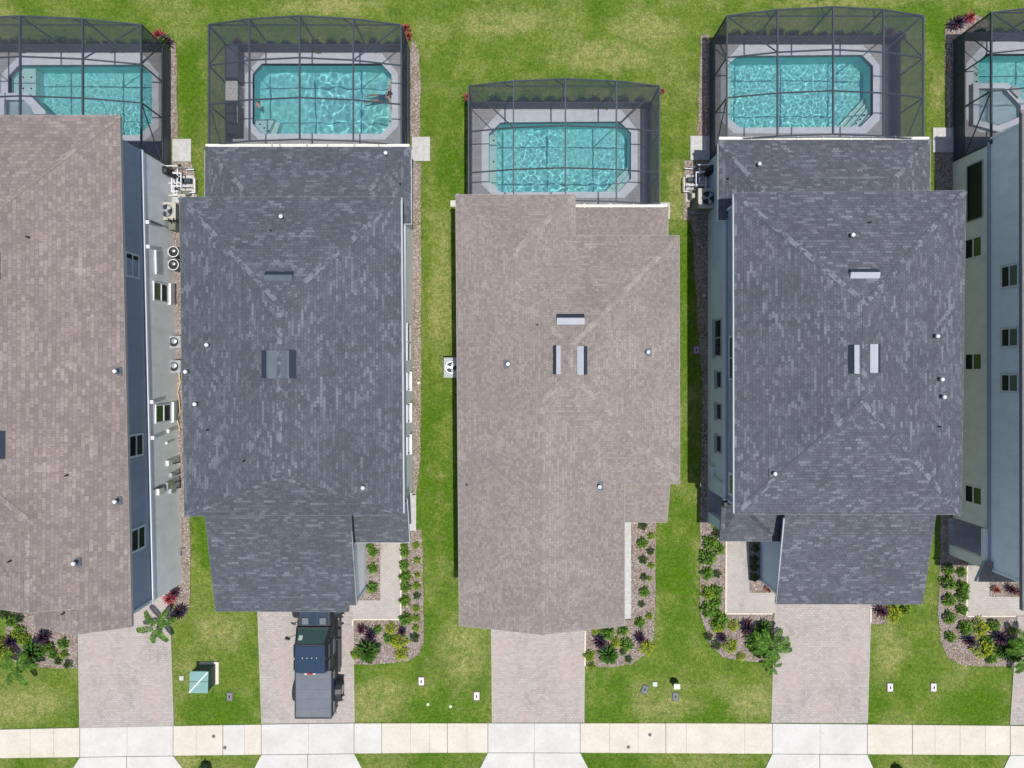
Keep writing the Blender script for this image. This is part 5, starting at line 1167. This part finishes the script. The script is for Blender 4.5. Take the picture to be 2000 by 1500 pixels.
m = MB(); m.box((TX, y_(423), .62), (1.75, .2, .24), bev=.05); build('bumper', m, 'truck_black', truck)

# ------------------------------------------------------------------ bather in the second pool
def skin_fig(verts, edges, radii, name, mat, parent, root_i=0, sub=2):
    me = bpy.data.meshes.new(name); o0 = ORG[parent.name]; me.from_pydata([Vector(v) - o0 for v in verts], edges, [])
    ob = bpy.data.objects.new(name, me); COL.objects.link(ob); bpy.context.view_layer.objects.active = ob
    md = ob.modifiers.new('Skin', 'SKIN'); md.use_smooth_shade = True
    for i, r in enumerate(radii):
        sv = me.skin_vertices[0].data[i]; sv.radius = (r, r) if isinstance(r, (int, float)) else r; sv.use_root = (i == root_i)
    sb = ob.modifiers.new('Sub', 'SUBSURF'); sb.levels = sub; sb.render_levels = sub
    dg = bpy.context.evaluated_depsgraph_get(); ev = ob.evaluated_get(dg); nm = bpy.data.meshes.new_from_object(ev)
    nm.materials.clear()
    for mm in (mat if isinstance(mat, (list, tuple)) else [mat]): nm.materials.append(MATS[mm])
    for p in nm.polygons: p.use_smooth = True
    ob.modifiers.clear(); old = ob.data; ob.data = nm; bpy.data.meshes.remove(old); ob.parent = parent; ORG[ob.name] = o0
    ob.cycles.is_caustics_receiver = True
    return ob
pc = G(761, 185, 0); per = thing('person', 'bather in a blue swimsuit leaning back on the pool edge with both arms spread', 'person', pc)
def b_(x, y, z): return pc + Vector((x, y, z))
# pelvis0 waist1 chest2 neck3 | shoulders 4,9 elbows wrists hands ; legs
V_ = [b_(-.42,0,-.52), b_(-.28,0,-.36), b_(-.1,0,-.16), b_(.0,0,.0),
      b_(-.06,.17,-.06), b_(.07,.42,.02), b_(.1,.64,.085), b_(.1,.72,.09), b_(-.06,-.17,-.06), b_(.07,-.42,.02), b_(.1,-.62,.085), b_(.1,-.70,.09),
      b_(-.5,.1,-.55), b_(-.9,.13,-.42), b_(-1.25,.14,-.72), b_(-1.36,.14,-.66), b_(-.5,-.1,-.55), b_(-.92,-.14,-.46), b_(-1.3,-.18,-.7), b_(-1.4,-.18,-.63),
      b_(.02,0,.10)]
E2 = [(0,1),(1,2),(2,3),(2,4),(4,5),(5,6),(6,7),(2,8),(8,9),(9,10),(10,11),(0,12),(12,13),(13,14),(14,15),(0,16),(16,17),(17,18),(18,19),(3,20)]
RD = [.14,.12,.13,.055,.06,.042,.03,.035,.06,.042,.03,.035,.09,.06,.04,.03,.09,.06,.04,.03,.05]
bd = skin_fig(V_, E2, RD, 'body', 'skin', per)
hd = MB(); hc = b_(.03, 0, .2); hd.ball(hc, .085, 1.28, 18, 12); hd.ball(hc + Vector((-.085, 0, -.01)), .014, 1.4, 6, 5)
for sy in (-1, 1): hd.ball(hc + Vector((0, sy * .085, 0)), .02, 1.5, 6, 5)
build('head', hd, 'skin', per, smooth=True)
hr = MB(); hr.ball(hc + Vector((.018, 0, .025)), .098, 1.15, 18, 10); hr.ball(hc + Vector((.085, 0, -.03)), .06, 1.3, 12, 8); build('hair', hr, 'hair', per, smooth=True)
fg = MB()
for sy in (-1, 1):
    w0 = b_(.1, sy * .70, .09)
    for k, (dx, L2) in enumerate(((-.03, .07), (-.012, .08), (.008, .077), (.026, .06))): fg.tube([w0 + Vector((dx, 0, 0)), w0 + Vector((dx * 1.2, sy * L2 * .6, .004)), w0 + Vector((dx * 1.3, sy * L2, -.012))], .009, 6)
    fg.tube([w0 + Vector((-.03, -sy * .03, 0)), w0 + Vector((-.065, sy * .01, -.005))], .010, 6)
build('fingers', fg, 'skin', per, smooth=True)
su = skin_fig([b_(-.49,0,-.53), b_(-.42,0,-.50), b_(-.28,0,-.345), b_(-.12,0,-.165)], [(0,1),(1,2),(2,3)], [.12,.16,.137,.142], 'swimsuit', 'swimsuit', per, 1)
c = G(502, 203, -.07); t = thing('pool_float', 'small pink and brown float at the left edge of the second pool', 'pool float', c)
m = MB(); m.ball(c, .11, .5); m.ball(c + Vector((.08, -.1, .01)), .08, .5); build('float_body', m, 'toy_pink', t, smooth=True)
m = MB(); m.ball(c + Vector((.06, .1, .0)), .07, .6); build('float_head', m, 'hair', t, smooth=True)
